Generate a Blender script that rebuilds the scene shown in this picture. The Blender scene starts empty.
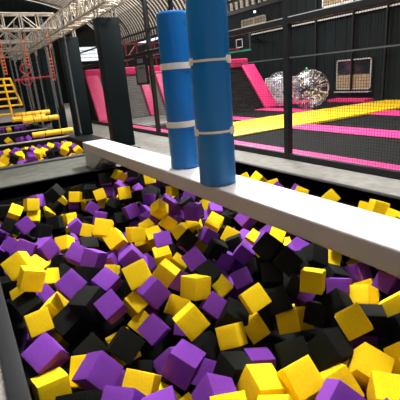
import bpy, bmesh, math, random
from mathutils import Vector, Matrix, Quaternion
C = bpy.context.scene.collection
random.seed(7)
PI = math.pi

# ------------------------------------------------------------------ materials
def mat(name, col, rough=.6, metal=0., bump=0., bscale=40., noise=0., nscale=8., spec=.5, emit=0., trans=0., sheen=0.):
    m = bpy.data.materials.new(name); m.use_nodes = True
    nt = m.node_tree; b = nt.nodes['Principled BSDF']
    b.inputs['Base Color'].default_value = (*col, 1)
    b.inputs['Roughness'].default_value = rough
    b.inputs['Metallic'].default_value = metal
    b.inputs['Specular IOR Level'].default_value = spec
    if sheen: b.inputs['Sheen Weight'].default_value = sheen
    tc = nt.nodes.new('ShaderNodeTexCoord')
    if noise:
        n = nt.nodes.new('ShaderNodeTexNoise'); n.inputs['Scale'].default_value = nscale; n.inputs['Detail'].default_value = 5
        nt.links.new(tc.outputs['Object'], n.inputs['Vector'])
        r = nt.nodes.new('ShaderNodeMapRange'); r.inputs[1].default_value = .3; r.inputs[2].default_value = .7
        r.inputs[3].default_value = 1 - noise; r.inputs[4].default_value = 1 + noise
        nt.links.new(n.outputs[0], r.inputs[0])
        mx = nt.nodes.new('ShaderNodeVectorMath'); mx.operation = 'SCALE'; mx.inputs[0].default_value = col
        nt.links.new(r.outputs[0], mx.inputs['Scale']); nt.links.new(mx.outputs[0], b.inputs['Base Color'])
    if bump:
        n = nt.nodes.new('ShaderNodeTexNoise'); n.inputs['Scale'].default_value = bscale; n.inputs['Detail'].default_value = 4
        nt.links.new(tc.outputs['Object'], n.inputs['Vector'])
        bp = nt.nodes.new('ShaderNodeBump'); bp.inputs['Strength'].default_value = bump; bp.inputs['Distance'].default_value = .02
        nt.links.new(n.outputs[0], bp.inputs['Height']); nt.links.new(bp.outputs[0], b.inputs['Normal'])
    if emit:
        b.inputs['Emission Color'].default_value = (*col, 1); b.inputs['Emission Strength'].default_value = emit
    return m
M = {}
M['carpet'] = mat('grey_carpet', (.23, .225, .21), .95, bump=.4, bscale=120, noise=.16, nscale=6, spec=.15)
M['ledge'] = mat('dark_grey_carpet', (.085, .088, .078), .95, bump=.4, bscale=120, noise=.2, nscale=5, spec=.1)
M['black_pad'] = mat('black_vinyl', (.009, .010, .012), .6, bump=.15, bscale=9, spec=.2)
M['pit_black'] = mat('pit_lining', (.006, .006, .007), .85, spec=.15)
M['grey_pad'] = mat('dark_grey_vinyl', (.06, .06, .06), .5, bump=.1, bscale=9)
M['pillar'] = mat('pillar_vinyl', (.004, .009, .011), .55, bump=.12, bscale=5, spec=.12)
M['grey_steel'] = mat('dull_grey_steel', (.10, .10, .10), .6)
M['beam'] = mat('pale_vinyl', (.37, .365, .375), .5, bump=.18, bscale=5, noise=.05, nscale=4)
M['blue'] = mat('blue_vinyl', (.001, .145, .42), .33, bump=.5, bscale=7, spec=.5)
M['strap'] = mat('beige_webbing', (.72, .66, .56), .8)
M['pink'] = mat('pink_vinyl', (.92, .035, .22), .42, bump=.35, bscale=6)
M['yellow_pad'] = mat('yellow_vinyl', (.90, .56, .004), .45, bump=.2, bscale=5)
M['foam_y'] = mat('yellow_foam', (.95, .66, .006), .85, bump=.25, bscale=60, noise=.07, nscale=12, spec=.2)
M['foam_p'] = mat('purple_foam', (.18, .040, .37), .85, bump=.25, bscale=60, noise=.10, nscale=12, spec=.2)
M['foam_b'] = mat('black_foam', (.007, .008, .007), .85, bump=.25, bscale=60, noise=.2, nscale=12, spec=.12)
M['steel_black'] = mat('black_paint', (.010, .011, .013), .5, spec=.3)
M['steel_edge'] = mat('pale_grey_steel', (.6, .6, .6), .4, metal=.3)
M['net'] = mat('black_net_cord', (.012, .014, .015), .8, spec=.2)
M['alu'] = mat('aluminium_truss', (.42, .385, .32), .5, metal=.3)
M['wall'] = mat('dark_cladding', (.008, .014, .015), .7, noise=.25, nscale=1.2, spec=.12)
M['roof_rib'] = mat('roof_rib_steel', (.10, .08, .06), .7)
M['bed_black'] = mat('black_trampoline_mesh', (.008, .009, .009), .85, noise=.2, nscale=3, spec=.08)
M['bed_lit'] = mat('lit_trampoline_mesh', (.24, .235, .225), .75, noise=.12, nscale=3)  # same mesh as the black beds, light put into a paler colour
M['white'] = mat('white_plastic', (.8, .8, .8), .5)
M['frame_grey'] = mat('grey_window_frame', (.42, .42, .41), .6)
M['red'] = mat('red_paint', (.42, .012, .03), .4)
M['orange'] = mat('orange_rope', (.75, .16, .03), .7)
M['yellow_paint'] = mat('yellow_tube_vinyl', (.88, .50, .01), .42)
M['chain'] = mat('galvanised_chain', (.25, .26, .27), .35, metal=.8)
M['brown'] = mat('brown_lockers', (.34, .27, .15), .7, noise=.3, nscale=9)
M['dark_glass'] = mat('dark_glass', (.015, .02, .024), .12, spec=.7)
M['teal'] = mat('teal_pad', (.02, .42, .28), .5)
M['blue_dot'] = mat('blue_plastic', (.02, .12, .55), .4)
M['green'] = mat('green_plastic', (.02, .5, .15), .4)
M['daylight'] = mat('daylight_glass', (.86, .93, 1.), .5, emit=1.6)
M['lampglow'] = mat('lamp_glow', (1, 1, .95), .5, emit=2.5)
M['sign'] = mat('grey_sign_face', (.16, .15, .16), .5)
M['sign_print'] = mat('dark_print', (.03, .03, .05), .5)

def clear_plastic():
    m = bpy.data.materials.new('clear_plastic'); m.use_nodes = True; nt = m.node_tree; nt.nodes.clear()
    o = nt.nodes.new('ShaderNodeOutputMaterial'); t = nt.nodes.new('ShaderNodeBsdfTransparent'); g = nt.nodes.new('ShaderNodeBsdfGlossy')
    g.inputs['Roughness'].default_value = .3; t.inputs[0].default_value = (.97, .97, .98, 1)
    l = nt.nodes.new('ShaderNodeLayerWeight'); l.inputs[0].default_value = .35
    mx = nt.nodes.new('ShaderNodeMixShader')
    mp = nt.nodes.new('ShaderNodeMapRange'); mp.inputs[3].default_value = .03; mp.inputs[4].default_value = .40
    nt.links.new(l.outputs['Facing'], mp.inputs[0]); nt.links.new(mp.outputs[0], mx.inputs[0])
    nt.links.new(t.outputs[0], mx.inputs[1]); nt.links.new(g.outputs[0], mx.inputs[2]); nt.links.new(mx.outputs[0], o.inputs[0])
    return m
M['clear'] = clear_plastic()

def roof_mat():
    m = bpy.data.materials.new('roof_sheet'); m.use_nodes = True; nt = m.node_tree; nt.nodes.clear()
    o = nt.nodes.new('ShaderNodeOutputMaterial'); d = nt.nodes.new('ShaderNodeBsdfDiffuse'); t = nt.nodes.new('ShaderNodeBsdfTranslucent')
    d.inputs[0].default_value = (.50, .43, .35, 1); t.inputs[0].default_value = (.80, .70, .58, 1)
    mx = nt.nodes.new('ShaderNodeMixShader'); mx.inputs[0].default_value = .5
    nt.links.new(d.outputs[0], mx.inputs[1]); nt.links.new(t.outputs[0], mx.inputs[2]); nt.links.new(mx.outputs[0], o.inputs[0])
    return m
M['roof'] = roof_mat()

# ------------------------------------------------------------------ mesh builder
class MB:
    def __init__(s): s.v = []; s.f = []
    def box(s, x0, x1, y0, y1, z0, z1, mtx=None):
        n = len(s.v)
        p = [Vector((x, y, z)) for x in (x0, x1) for y in (y0, y1) for z in (z0, z1)]
        if mtx: p = [mtx @ q for q in p]
        s.v += p
        for f in ((0,1,3,2), (4,6,7,5), (0,4,5,1), (2,3,7,6), (0,2,6,4), (1,5,7,3)): s.f.append(tuple(n + i for i in f))
        return s
    def bar(s, a, b, w=.05, h=None, seg=4):
        a = Vector(a); b = Vector(b); h = h or w; d = (b - a).normalized()
        up = Vector((0, 0, 1)) if abs(d.z) < .95 else Vector((0, 1, 0))
        x = d.cross(up).normalized(); y = x.cross(d); n = len(s.v)
        for c in (a, b):
            for k in range(seg):
                t = 2 * PI * k / seg + (PI / 4 if seg == 4 else 0)
                r = 1.41421 if seg == 4 else 1
                s.v.append(c + x * math.cos(t) * w / 2 * r + y * math.sin(t) * h / 2 * r)
        for k in range(seg):
            j = (k + 1) % seg; s.f.append((n + k, n + j, n + seg + j, n + seg + k))
        s.f.append(tuple(n + k for k in range(seg))[::-1]); s.f.append(tuple(n + seg + k for k in range(seg)))
        return s
    def path(s, pts, r, seg=8, closed=False):
        n = len(s.v); P = [Vector(p) for p in pts]; m = len(P)
        for i, p in enumerate(P):
            a = P[(i - 1) % m] if closed or i else p; b = P[(i + 1) % m] if closed or i < m - 1 else p
            d = (b - a).normalized(); up = Vector((0, 0, 1)) if abs(d.z) < .9 else Vector((1, 0, 0))
            x = d.cross(up).normalized(); y = x.cross(d)
            for k in range(seg):
                t = 2 * PI * k / seg; s.v.append(p + x * math.cos(t) * r + y * math.sin(t) * r)
        for i in range(m if closed else m - 1):
            i2 = (i + 1) % m
            for k in range(seg):
                j = (k + 1) % seg; s.f.append((n + i * seg + k, n + i * seg + j, n + i2 * seg + j, n + i2 * seg + k))
        if not closed:
            s.f.append(tuple(n + k for k in range(seg))[::-1]); s.f.append(tuple(n + (m - 1) * seg + k for k in range(seg)))
        return s
    def ring(s, c, R, r, ax='y', n=20, seg=8, sx=1, mtx=None):
        pts = []
        for k in range(n):
            t = 2 * PI * k / n; u, v = math.cos(t) * R * sx, math.sin(t) * R
            p = {'y': Vector((u, 0, v)), 'x': Vector((0, u, v)), 'z': Vector((u, v, 0))}[ax]
            pts.append(Vector(c) + (mtx @ p if mtx else p))
        return s.path(pts, r, seg, True)
    def lathe(s, prof, c=(0, 0, 0), seg=32):
        n = len(s.v); m = len(prof)
        for r, z in prof:
            for k in range(seg):
                t = 2 * PI * k / seg; s.v.append(Vector((c[0] + r * math.cos(t), c[1] + r * math.sin(t), c[2] + z)))
        for i in range(m - 1):
            for k in range(seg):
                j = (k + 1) % seg; s.f.append((n + i * seg + k, n + i * seg + j, n + (i + 1) * seg + j, n + (i + 1) * seg + k))
        s.f.append(tuple(n + k for k in range(seg))[::-1]); s.f.append(tuple(n + (m - 1) * seg + k for k in range(seg)))
        return s
    def prism(s, poly, d):
        """poly: list of 3-D points, extruded by vector d"""
        n = len(s.v); m = len(poly); d = Vector(d)
        s.v += [Vector(p) for p in poly] + [Vector(p) + d for p in poly]
        s.f.append(tuple(range(n, n + m))[::-1]); s.f.append(tuple(range(n + m, n + 2 * m)))
        for k in range(m):
            j = (k + 1) % m; s.f.append((n + k, n + j, n + m + j, n + m + k))
        return s
    def build(s, name, m, parent=None, origin=None, bevel=0, smooth=False, seg=2):
        me = bpy.data.meshes.new(name)
        if origin is not None:
            o_ = Vector(origin); vs = [v - o_ for v in s.v]
        else: vs = s.v
        me.from_pydata([tuple(v) for v in vs], [], s.f); me.validate()
        bm = bmesh.new(); bm.from_mesh(me); bmesh.ops.recalc_face_normals(bm, faces=bm.faces)
        if bevel:
            es = [e for e in bm.edges if len(e.link_faces) == 2 and e.calc_face_angle(0) > .6]
            bmesh.ops.bevel(bm, geom=es, offset=bevel, segments=seg, profile=.6, affect='EDGES', clamp_overlap=True)
        bm.to_mesh(me); bm.free()
        if smooth:
            for p in me.polygons: p.use_smooth = True
            me.set_sharp_from_angle(angle=math.radians(40))
        o = bpy.data.objects.new(name, me); C.objects.link(o)
        me.materials.append(M[m])
        if origin is not None: o.location = origin
        if parent:
            o.parent = parent
            if origin is None: o.location = -Vector(parent.location)
            else: o.location = Vector(origin) - Vector(parent.location)
        return o
def tag(o, label, cat, group=None, kind=None):
    if label: o['label'] = label
    if cat: o['category'] = cat
    if group: o['group'] = group
    if kind: o['kind'] = kind
    return o
def empty(name, loc, label, cat, group=None):
    o = bpy.data.objects.new(name, None); C.objects.link(o); o.location = loc; o.empty_display_size = .1
    return tag(o, label, cat, group)
def struct(mb, name, m, **k):
    o = mb.build(name, m, **k); o['kind'] = 'structure'; return o
def copy_tree(o, parent=None):
    c = o.copy(); C.objects.link(c); c.parent = parent
    for ch in list(o.children): copy_tree(ch, c)
    return c

# ------------------------------------------------------------------ camera (level metres, z = 0 is the deck)
cd = bpy.data.cameras.new('camera'); cam = bpy.data.objects.new('camera', cd); C.objects.link(cam)
A_ = Vector((-250, -106, 385)); N_ = Vector((100, 1200, 385)).normalized()
Zc = -N_; Yc = (A_ - Zc * A_.dot(Zc)).normalized(); Xc = Yc.cross(Zc)
if Xc.x < 0: Xc = -Xc
R_ = Matrix((Xc, Yc, Zc))             # world = R_ @ (right, down, forward)
r_, d_, f_ = R_.col[0], R_.col[1], R_.col[2]
mw = Matrix(((r_[0], -d_[0], -f_[0], 0), (r_[1], -d_[1], -f_[1], 0), (r_[2], -d_[2], -f_[2], 1.6), (0, 0, 0, 1)))
cam.matrix_world = mw
cd.sensor_width = 36; cd.lens = 36 * 385 / 400; cd.clip_start = .05; cd.clip_end = 200
bpy.context.scene.camera = cam
FOAM = [
('p',0.408,2.202,-0.22,0.561,0.123,0.556,0.601,0.2, 'tilted purple foam cube at the near rim corner, black above'),
('p',0.944,1.994,-0.28,-0.211,0.454,0.865,0.017,0.2, 'tilted purple foam cube in the near rows, purple above, black below'),
('y',1.443,1.402,-0.257,0.714,0.26,0.614,0.213,0.2, 'tilted yellow foam cube at the very near end, black above, yellow beside'),
('b',1.795,1.464,-0.244,-0.339,0.653,0.675,0.049,0.2, 'tilted black foam cube at the very near end, black above'),
('y',1.242,1.536,-0.304,-0.102,0.976,-0.094,-0.166,0.2, 'yellow foam cube at the very near end, purple above, yellow below, between black and yellow'),
('y',1.884,1.223,-0.275,0.788,-0.358,0.41,-0.287,0.2, 'tilted yellow foam cube at the very near end, purple above, yellow below, yellow beside'),
('p',0.152,2.598,-0.218,0.581,-0.206,-0.52,-0.591,0.2, 'tilted purple foam cube at the near rim corner, purple above, yellow below'),
('y',0.126,2.361,-0.323,-0.068,-0.014,0.796,0.602,0.2, 'level yellow foam cube at the near rim corner'),
('b',0.605,3.021,-0.183,0.427,0.235,0.549,0.679,0.218, 'level black foam cube just past the near rows'),
('y',2.147,1.541,-0.214,-0.008,0.691,0.5,0.521,0.193, 'tilted yellow foam cube beneath the open beam length, black above, purple below'),
('y',1.747,0.992,-0.258,-0.367,-0.037,-0.06,0.928,0.2, 'level yellow foam cube at the very near end'),
('b',0.7,2.483,-0.314,0.73,0.145,0.461,0.483,0.2, 'corner-up black foam cube in the near rows'),
('b',0.417,3.068,-0.339,0.535,-0.236,-0.556,-0.59,0.204, 'first of 2, counted towards the fence: black foam cube along the pit side rim'),
('p',0.965,1.633,-0.31,-0.106,-0.584,0.756,0.278,0.2, 'tilted purple foam cube at the very near end'),
('y',1.212,2.343,-0.246,-0.203,0.518,0.654,0.512,0.197, 'tilted yellow foam cube in the near rows, purple above, purple below'),
('b',1.205,1.761,-0.331,-0.176,-0.113,0.704,-0.678,0.2, 'tilted black foam cube at the very near end, yellow above, purple below'),
('y',1.488,2.715,-0.213,0.184,0.774,-0.605,-0.035,0.197, 'tilted yellow foam cube in the shaded hollow, black above, black below'),
('b',1.633,1.643,-0.321,0.515,0.395,0.135,-0.749,0.2, 'tilted black foam cube at the very near end, yellow above, yellow below'),
('p',1.459,1.108,-0.228,-0.173,-0.227,-0.356,0.89,0.2, 'corner-up purple foam cube at the very near end'),
('y',0.628,2.029,-0.332,0.091,0.844,0.371,-0.376,0.2, 'tilted yellow foam cube in the near rows, black above, purple below'),
('p',0.733,2.818,-0.161,-0.073,-0.206,-0.285,0.933,0.183, 'tilted purple foam cube just past the near rows, purple above'),
('y',1.542,2.266,-0.495,0.53,0.549,-0.09,0.64,0.183, 'tilted yellow foam cube in the near rows, black above, black below'),
('y',0.25,3.617,-0.066,-0.009,0.202,0.056,0.978,0.193, 'tilted yellow foam cube along the pit side rim, yellow above'),
('p',1.106,2.783,-0.152,-0.003,-0.254,0.14,0.957,0.189, 'purple foam cube just past the near rows, yellow above, purple below, between yellow and black'),
('b',1.678,2.442,-0.475,0.405,0.818,0.342,0.223,0.219, 'tilted black foam cube in the near rows, purple above, yellow below'),
('y',2.373,2.138,-0.219,0.132,0.866,-0.479,-0.063,0.191, 'level yellow foam cube beneath the open beam length, black above, purple below'),
('p',1.021,2.667,-0.425,-0.047,0.578,0.692,0.431,0.189, 'corner-up purple foam cube just past the near rows'),
('p',3.214,1.986,-0.21,0.423,-0.278,-0.306,0.806,0.2, 'second of 2, counted towards the fence: purple foam cube behind the beam by the kerb'),
('b',2.523,1.638,-0.425,0.664,0.64,0.292,0.255,0.188, 'level black foam cube beneath the open beam length'),
('y',0.192,3.131,-0.248,-0.002,-0.038,0.873,0.487,0.185, 'tilted yellow foam cube along the pit side rim, black above, purple below'),
('y',1.79,2.251,-0.23,-0.137,0.637,0.626,0.428,0.188, 'tilted yellow foam cube in the near rows, purple above, yellow below'),
('b',2.457,1.922,-0.403,0.502,-0.113,0.534,0.671,0.192, 'tilted black foam cube beneath the open beam length, purple above, yellow below'),
('b',2.235,2.538,-0.018,0.139,0.66,0.643,0.362,0.215, 'black foam cube beneath the open beam length, purple above, black below, between purple and black'),
('p',0.53,3.256,-0.088,-0.155,0.503,0.765,0.372,0.197, 'corner-up purple foam cube along the pit side rim, black above'),
('b',2.339,2.037,-0.505,0.334,0.495,0.687,0.414,0.186, 'tilted black foam cube beneath the open beam length, yellow above, black below'),
('y',1.106,3.102,-0.119,0.186,0.036,0.879,0.438,0.218, 'tilted yellow foam cube just past the near rows, purple above'),
('b',0.18,3.567,-0.319,-0.042,0.591,0.77,0.235,0.209, 'tilted black foam cube along the pit side rim, yellow above'),
('b',2.025,2.223,-0.32,0.261,0.135,0.827,0.479,0.194, 'black foam cube beneath the open beam length, black above, yellow below, between yellow and purple'),
('y',1.657,1.283,-0.337,0.111,0.189,0.912,-0.348,0.2, 'tilted yellow foam cube at the very near end, black above, purple below'),
('y',0.2,3.994,-0.066,0.852,0.452,-0.263,0.036,0.209, 'tilted yellow foam cube along the pit side rim, purple above, black below'),
('y',2.856,1.948,-0.489,0.381,0.685,-0.619,-0.056,0.188, 'tilted yellow foam cube behind the beam by the kerb, yellow above'),
('b',2.213,2.285,-0.028,-0.002,0.549,0.607,0.575,0.186, 'tilted black foam cube beneath the open beam length, purple above, black below, black beside'),
('b',3.274,2.525,-0.224,-0.366,0.678,-0.613,0.177,0.2, 'tilted black foam cube behind the beam by the kerb, yellow above, purple below, black beside'),
('p',0.439,1.843,-0.235,-0.309,0.433,0.204,0.822,0.2, 'tilted purple foam cube at the near rim corner, purple above'),
('b',1.371,2.411,-0.642,-0.29,0.009,-0.469,0.834,0.2, 'tilted black foam cube in the near rows, black above, purple below'),
('b',2.766,2.478,-0.246,-0.168,0.273,0.856,0.407,0.195, 'corner-up black foam cube behind the beam by the kerb'),
('p',0.831,3.225,-0.158,-0.198,-0.121,-0.25,0.94,0.185, 'tilted purple foam cube just past the near rows, yellow above, purple below, black beside'),
('y',2.077,2.161,-0.504,0.252,0.199,0.767,0.555,0.187, 'level yellow foam cube beneath the open beam length, black above, black below'),
('b',2.154,2.434,-0.216,0.536,0.025,-0.72,-0.44,0.188, 'tilted black foam cube beneath the open beam length, black above, black below'),
('y',1.814,2.292,-0.547,0.276,0.003,0.814,0.51,0.18, 'tilted yellow foam cube in the near rows, yellow above'),
('p',3.242,1.96,-0.503,0.032,-0.455,0.007,0.89,0.187, 'tilted purple foam cube behind the beam by the kerb, yellow above, yellow below'),
('b',3.18,2.791,-0.221,0.654,0.105,-0.722,0.2,0.2, 'level black foam cube behind the beam by the kerb, black above, black below, black beside'),
('p',1.6,2.613,-0.4,-0.128,0.463,0.743,0.466,0.182, 'corner-up purple foam cube in the shaded hollow, black above'),
('y',1.293,2.916,-0.097,0.022,0.499,0.591,0.634,0.182, 'tilted yellow foam cube just past the near rows, yellow above, purple below'),
('p',0.91,3.876,-0.183,-0.4,-0.034,0.635,0.66,0.189, 'tilted purple foam cube at the pit centre, black above'),
('b',0.479,2.645,-0.376,0.903,-0.368,-0.222,-0.001,0.2, 'corner-up black foam cube along the pit side rim'),
('p',0.569,4.854,-0.303,-0.479,0.294,0.724,0.4,0.212, 'tilted purple foam cube beyond the pit centre, black above'),
('p',1.593,1.98,-0.627,0.635,-0.745,0.195,-0.063,0.2, 'level purple foam cube in the near rows'),
('p',2.12,2.839,-0.445,0.218,0.158,0.933,0.238,0.189, 'tilted purple foam cube beneath the open beam length, purple above'),
('p',3.258,2.313,-0.521,-0.071,0.042,0.875,0.478,0.18, 'tilted purple foam cube behind the beam by the kerb, yellow above, purple below'),
('y',1.019,3.044,-0.351,0.185,0.531,0.336,0.756,0.18, 'tilted yellow foam cube just past the near rows, yellow above, yellow below'),
('b',3.317,2.237,-0.264,0.844,0.086,-0.529,0.006,0.2, 'tilted black foam cube behind the beam by the kerb, black above, purple below'),
('p',1.773,3.182,-0.224,-0.019,0.656,0.619,0.433,0.194, 'corner-up purple foam cube in the shaded hollow, purple above'),
('y',0.371,3.333,-0.293,-0.072,0.489,0.478,0.726,0.197, 'tilted yellow foam cube along the pit side rim, black above, black below'),
('y',1.306,4.31,-0.22,-0.062,0.63,0.628,0.453,0.199, 'corner-up yellow foam cube facing the blue rolls'),
('p',1.207,3.525,-0.143,-0.189,0.451,0.595,0.638,0.195, 'tilted purple foam cube in the dark centre, purple above, yellow below, purple beside'),
('b',0.223,1.963,-0.22,-0.406,0.286,0.248,0.832,0.2, 'tilted black foam cube at the near rim corner'),
('b',1.734,2.905,-0.258,0.297,0.517,0.306,0.742,0.189, 'tilted black foam cube in the shaded hollow, black above'),
('p',2.466,3.251,-0.376,0.05,0.5,0.527,0.686,0.186, 'tilted purple foam cube below the nearer blue roll, purple above'),
('y',1.394,2.959,-0.507,-0.081,0.352,0.799,0.481,0.186, 'tilted yellow foam cube in the shaded hollow, black above, yellow below'),
('b',2.716,1.506,-0.494,0.007,0.06,0.918,0.392,0.188, 'tilted black foam cube beneath the open beam length, yellow above, yellow below'),
('b',2.328,2.425,-0.374,0.597,0.225,0.428,0.64,0.194, 'tilted black foam cube beneath the open beam length, black above, purple below'),
('p',2.322,4.111,-0.058,-0.003,0.892,-0.453,0.008,0.189, 'level purple foam cube below the nearer blue roll, black above'),
('b',2.196,3.416,-0.313,-0.039,0.318,0.636,0.702,0.182, 'tilted black foam cube below the nearer blue roll, purple above'),
('y',2.925,1.665,-0.494,0.47,0.164,0.797,0.344,0.21, 'tilted yellow foam cube behind the beam by the kerb, purple above, black below'),
('y',1.225,4.454,-0.089,0.027,0.287,0.827,0.483,0.205, 'tilted yellow foam cube facing the blue rolls, purple above'),
('b',3.109,3.033,-0.207,-0.348,-0.231,0.684,0.598,0.2, 'level black foam cube behind the beam by the kerb, black above, purple below'),
('b',2.43,2.987,-0.481,0.602,-0.134,0.479,0.624,0.19, 'tilted black foam cube beneath the open beam length, purple above, purple below'),
('p',0.813,4.205,-0.223,-0.059,0.404,0.828,0.384,0.19, 'tilted purple foam cube beyond the pit centre, yellow above'),
('p',2.769,2.158,-0.464,0.529,0.038,0.236,0.814,0.198, 'purple foam cube behind the beam by the kerb, black below, between black and purple'),
('p',0.625,1.678,-0.258,0.0,0.736,-0.231,-0.636,0.2, 'level purple foam cube at the very near end'),
('y',4.083,2.67,-0.092,-0.145,-0.461,0.87,0.095,0.178, 'level yellow foam cube behind the beam by the kerb'),
('b',3.593,2.353,-0.255,0.792,-0.476,-0.317,-0.213,0.2, 'tilted black foam cube behind the beam by the kerb, purple above, purple below, black beside'),
('y',2.16,1.105,-0.267,0.888,-0.421,0.184,-0.024,0.2, 'tilted yellow foam cube beneath the open beam length, black above, yellow below'),
('p',3.373,3.853,-0.201,0.021,-0.554,-0.365,0.748,0.2, 'tilted purple foam cube behind the beam past the rolls, black above, black below'),
('y',2.181,4.844,-0.175,-0.377,-0.361,0.186,0.833,0.186, 'corner-up yellow foam cube under the beam before the far roll'),
('b',2.953,2.36,-0.496,0.839,0.188,0.065,0.507,0.193, 'black foam cube behind the beam by the kerb, purple below, between yellow and purple'),
('y',1.619,4.435,-0.275,-0.113,0.053,0.793,0.596,0.189, 'level yellow foam cube facing the blue rolls, purple above, yellow below, between purple and yellow'),
('p',1.168,2.087,-0.548,-0.383,-0.471,0.794,0.009,0.2, 'tilted purple foam cube in the near rows, purple above, purple below'),
('b',0.662,5.633,-0.318,0.256,0.447,0.741,0.431,0.205, 'tilted black foam cube towards the far ledge, black above, purple below'),
('y',1.925,2.973,-0.5,0.364,0.479,0.165,0.781,0.188, 'corner-up yellow foam cube in the shaded hollow'),
('b',0.736,3.504,-0.18,0.308,0.411,0.769,0.38,0.195, 'tilted black foam cube at the pit centre'),
('b',2.126,3.969,-0.358,-0.12,0.517,0.699,0.479,0.194, 'corner-up black foam cube below the nearer blue roll'),
('p',1.729,3.849,-0.231,0.075,0.14,0.94,0.301,0.192, 'tilted purple foam cube in the dark centre, purple above, yellow below, between yellow and black'),
('b',0.78,2.475,-0.658,0.619,-0.038,-0.695,-0.363,0.2, 'tilted black foam cube in the near rows, black above, yellow below'),
('p',3.135,4.074,-0.385,0.073,-0.373,-0.157,0.911,0.198, 'corner-up purple foam cube behind the beam past the rolls'),
('b',3.433,3.605,-0.335,0.65,-0.028,-0.256,0.715,0.2, 'tilted black foam cube behind the beam by the kerb, black above, yellow below'),
('y',1.64,3.703,-0.33,0.139,0.046,0.605,0.783,0.188, 'level yellow foam cube in the dark centre'),
('y',0.391,2.403,-0.335,-0.067,-0.555,0.493,0.666,0.2, 'tilted yellow foam cube at the near rim corner'),
('y',0.899,1.381,-0.203,0.716,0.283,0.638,-0.017,0.2, 'tilted yellow foam cube at the very near end, black above, between purple and yellow'),
('y',2.629,4.107,-0.295,-0.383,0.795,-0.468,-0.056,0.19, 'second of 2, counted towards the fence: yellow foam cube below the nearer blue roll'),
('p',2.261,3.374,-0.439,-0.073,0.337,0.665,0.662,0.179, 'tilted purple foam cube below the nearer blue roll, black above'),
('p',0.336,4.725,-0.189,-0.099,0.328,0.768,0.541,0.2, 'tilted purple foam cube along the pit side rim, black above, yellow below'),
('b',0.737,3.056,-0.404,0.774,-0.239,0.567,-0.15,0.2, 'tilted black foam cube just past the near rows, purple above'),
('b',3.188,4.4,-0.204,-0.008,0.591,0.411,0.693,0.2, 'tilted black foam cube behind the beam past the rolls, purple above, black below, black beside'),
('p',1.039,2.432,-0.639,-0.188,0.384,-0.239,0.872,0.2, 'corner-up purple foam cube in the near rows'),
('b',2.046,2.407,-0.582,0.904,0.088,0.291,0.3,0.2, 'tilted black foam cube beneath the open beam length, yellow above, yellow below, yellow beside'),
('b',0.096,4.535,-0.496,0.0,0.006,0.704,0.711,0.194, 'level black foam cube along the pit side rim'),
('y',0.845,5.047,-0.39,-0.446,0.776,0.09,-0.437,0.188, 'tilted yellow foam cube beyond the pit centre'),
('y',1.023,2.945,-0.522,0.588,-0.061,-0.461,-0.661,0.187, 'corner-up yellow foam cube just past the near rows'),
('b',1.826,5.583,-0.483,0.275,0.617,0.616,-0.405,0.211, 'tilted black foam cube towards the beam foot, black above'),
('b',3.559,2.992,-0.248,0.002,-0.029,0.997,-0.069,0.2, 'level black foam cube behind the beam by the kerb, black below, between black and yellow'),
('b',3.687,3.224,-0.2,-0.085,-0.531,0.825,0.176,0.2, 'tilted black foam cube behind the beam by the kerb, black below'),
('b',1.122,6.701,-0.093,0.418,-0.005,0.668,0.615,0.211, 'tilted black foam cube along the far ledge, black below'),
('p',2.377,3.889,-0.357,-0.171,0.312,0.699,0.62,0.188, 'tilted purple foam cube below the nearer blue roll, yellow above'),
('y',0.492,4.429,-0.504,0.546,0.312,0.732,0.262,0.187, 'yellow foam cube along the pit side rim, black above, purple below, between yellow and black'),
('p',0.465,5.573,-0.166,0.792,0.565,-0.119,0.198,0.189, 'tilted purple foam cube along the pit side rim, black above, black below'),
('b',3.786,2.692,-0.321,0.731,-0.181,-0.325,-0.573,0.2, 'tilted black foam cube behind the beam by the kerb, yellow above, black below'),
('b',0.345,6.342,-0.374,0.064,-0.426,0.426,0.796,0.203, 'tilted black foam cube along the far ledge, yellow above'),
('p',1.961,5.399,-0.292,0.092,-0.057,0.8,0.591,0.198, 'level purple foam cube towards the beam foot, black above'),
('p',2.548,1.74,-0.603,0.691,0.258,0.645,-0.199,0.2, 'level purple foam cube beneath the open beam length, yellow above'),
('b',1.852,5.962,-0.322,0.191,0.388,0.416,0.8,0.191, 'tilted black foam cube towards the beam foot, purple above'),
('b',2.611,3.622,-0.442,0.324,0.133,0.756,0.554,0.189, 'tilted black foam cube below the nearer blue roll, yellow above'),
('y',4.129,2.463,-0.189,0.037,0.858,-0.102,0.501,0.184, 'tilted yellow foam cube behind the beam by the kerb, black below, yellow beside'),
('y',1.841,4.359,-0.355,0.089,0.085,0.964,0.235,0.195, 'tilted yellow foam cube facing the blue rolls, yellow above, yellow below'),
('b',1.052,4.639,-0.367,0.63,0.177,0.755,0.052,0.211, 'level black foam cube beyond the pit centre'),
('b',3.119,4.473,-0.492,-0.216,0.028,-0.108,0.97,0.204, 'level black foam cube behind the beam past the rolls, black above'),
('b',3.376,3.938,-0.417,0.566,0.82,0.079,0.016,0.2, 'second of 2, counted towards the fence: level black cube behind the beam past the rolls'),
('b',0.933,3.285,-0.33,-0.067,-0.521,0.478,0.704,0.199, 'tilted black foam cube just past the near rows, black above, yellow below'),
('y',0.699,6.457,-0.134,-0.143,0.016,0.782,0.607,0.188, 'level yellow foam cube along the far ledge, purple above, yellow below'),
('y',1.125,1.258,-0.265,-0.321,0.758,-0.341,-0.454,0.2, 'tilted yellow foam cube at the very near end, yellow above'),
('y',0.467,6.834,-0.3,0.466,0.633,-0.617,0.039,0.191, 'corner-up yellow foam cube along the far ledge'),
('y',4.13,3.417,-0.139,-0.36,0.008,0.391,0.847,0.184, 'tilted yellow foam cube behind the beam by the kerb, black below'),
('y',3.174,2.617,-0.485,0.005,0.437,0.84,0.321,0.195, 'yellow foam cube behind the beam by the kerb, black below, between black and purple'),
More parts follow.
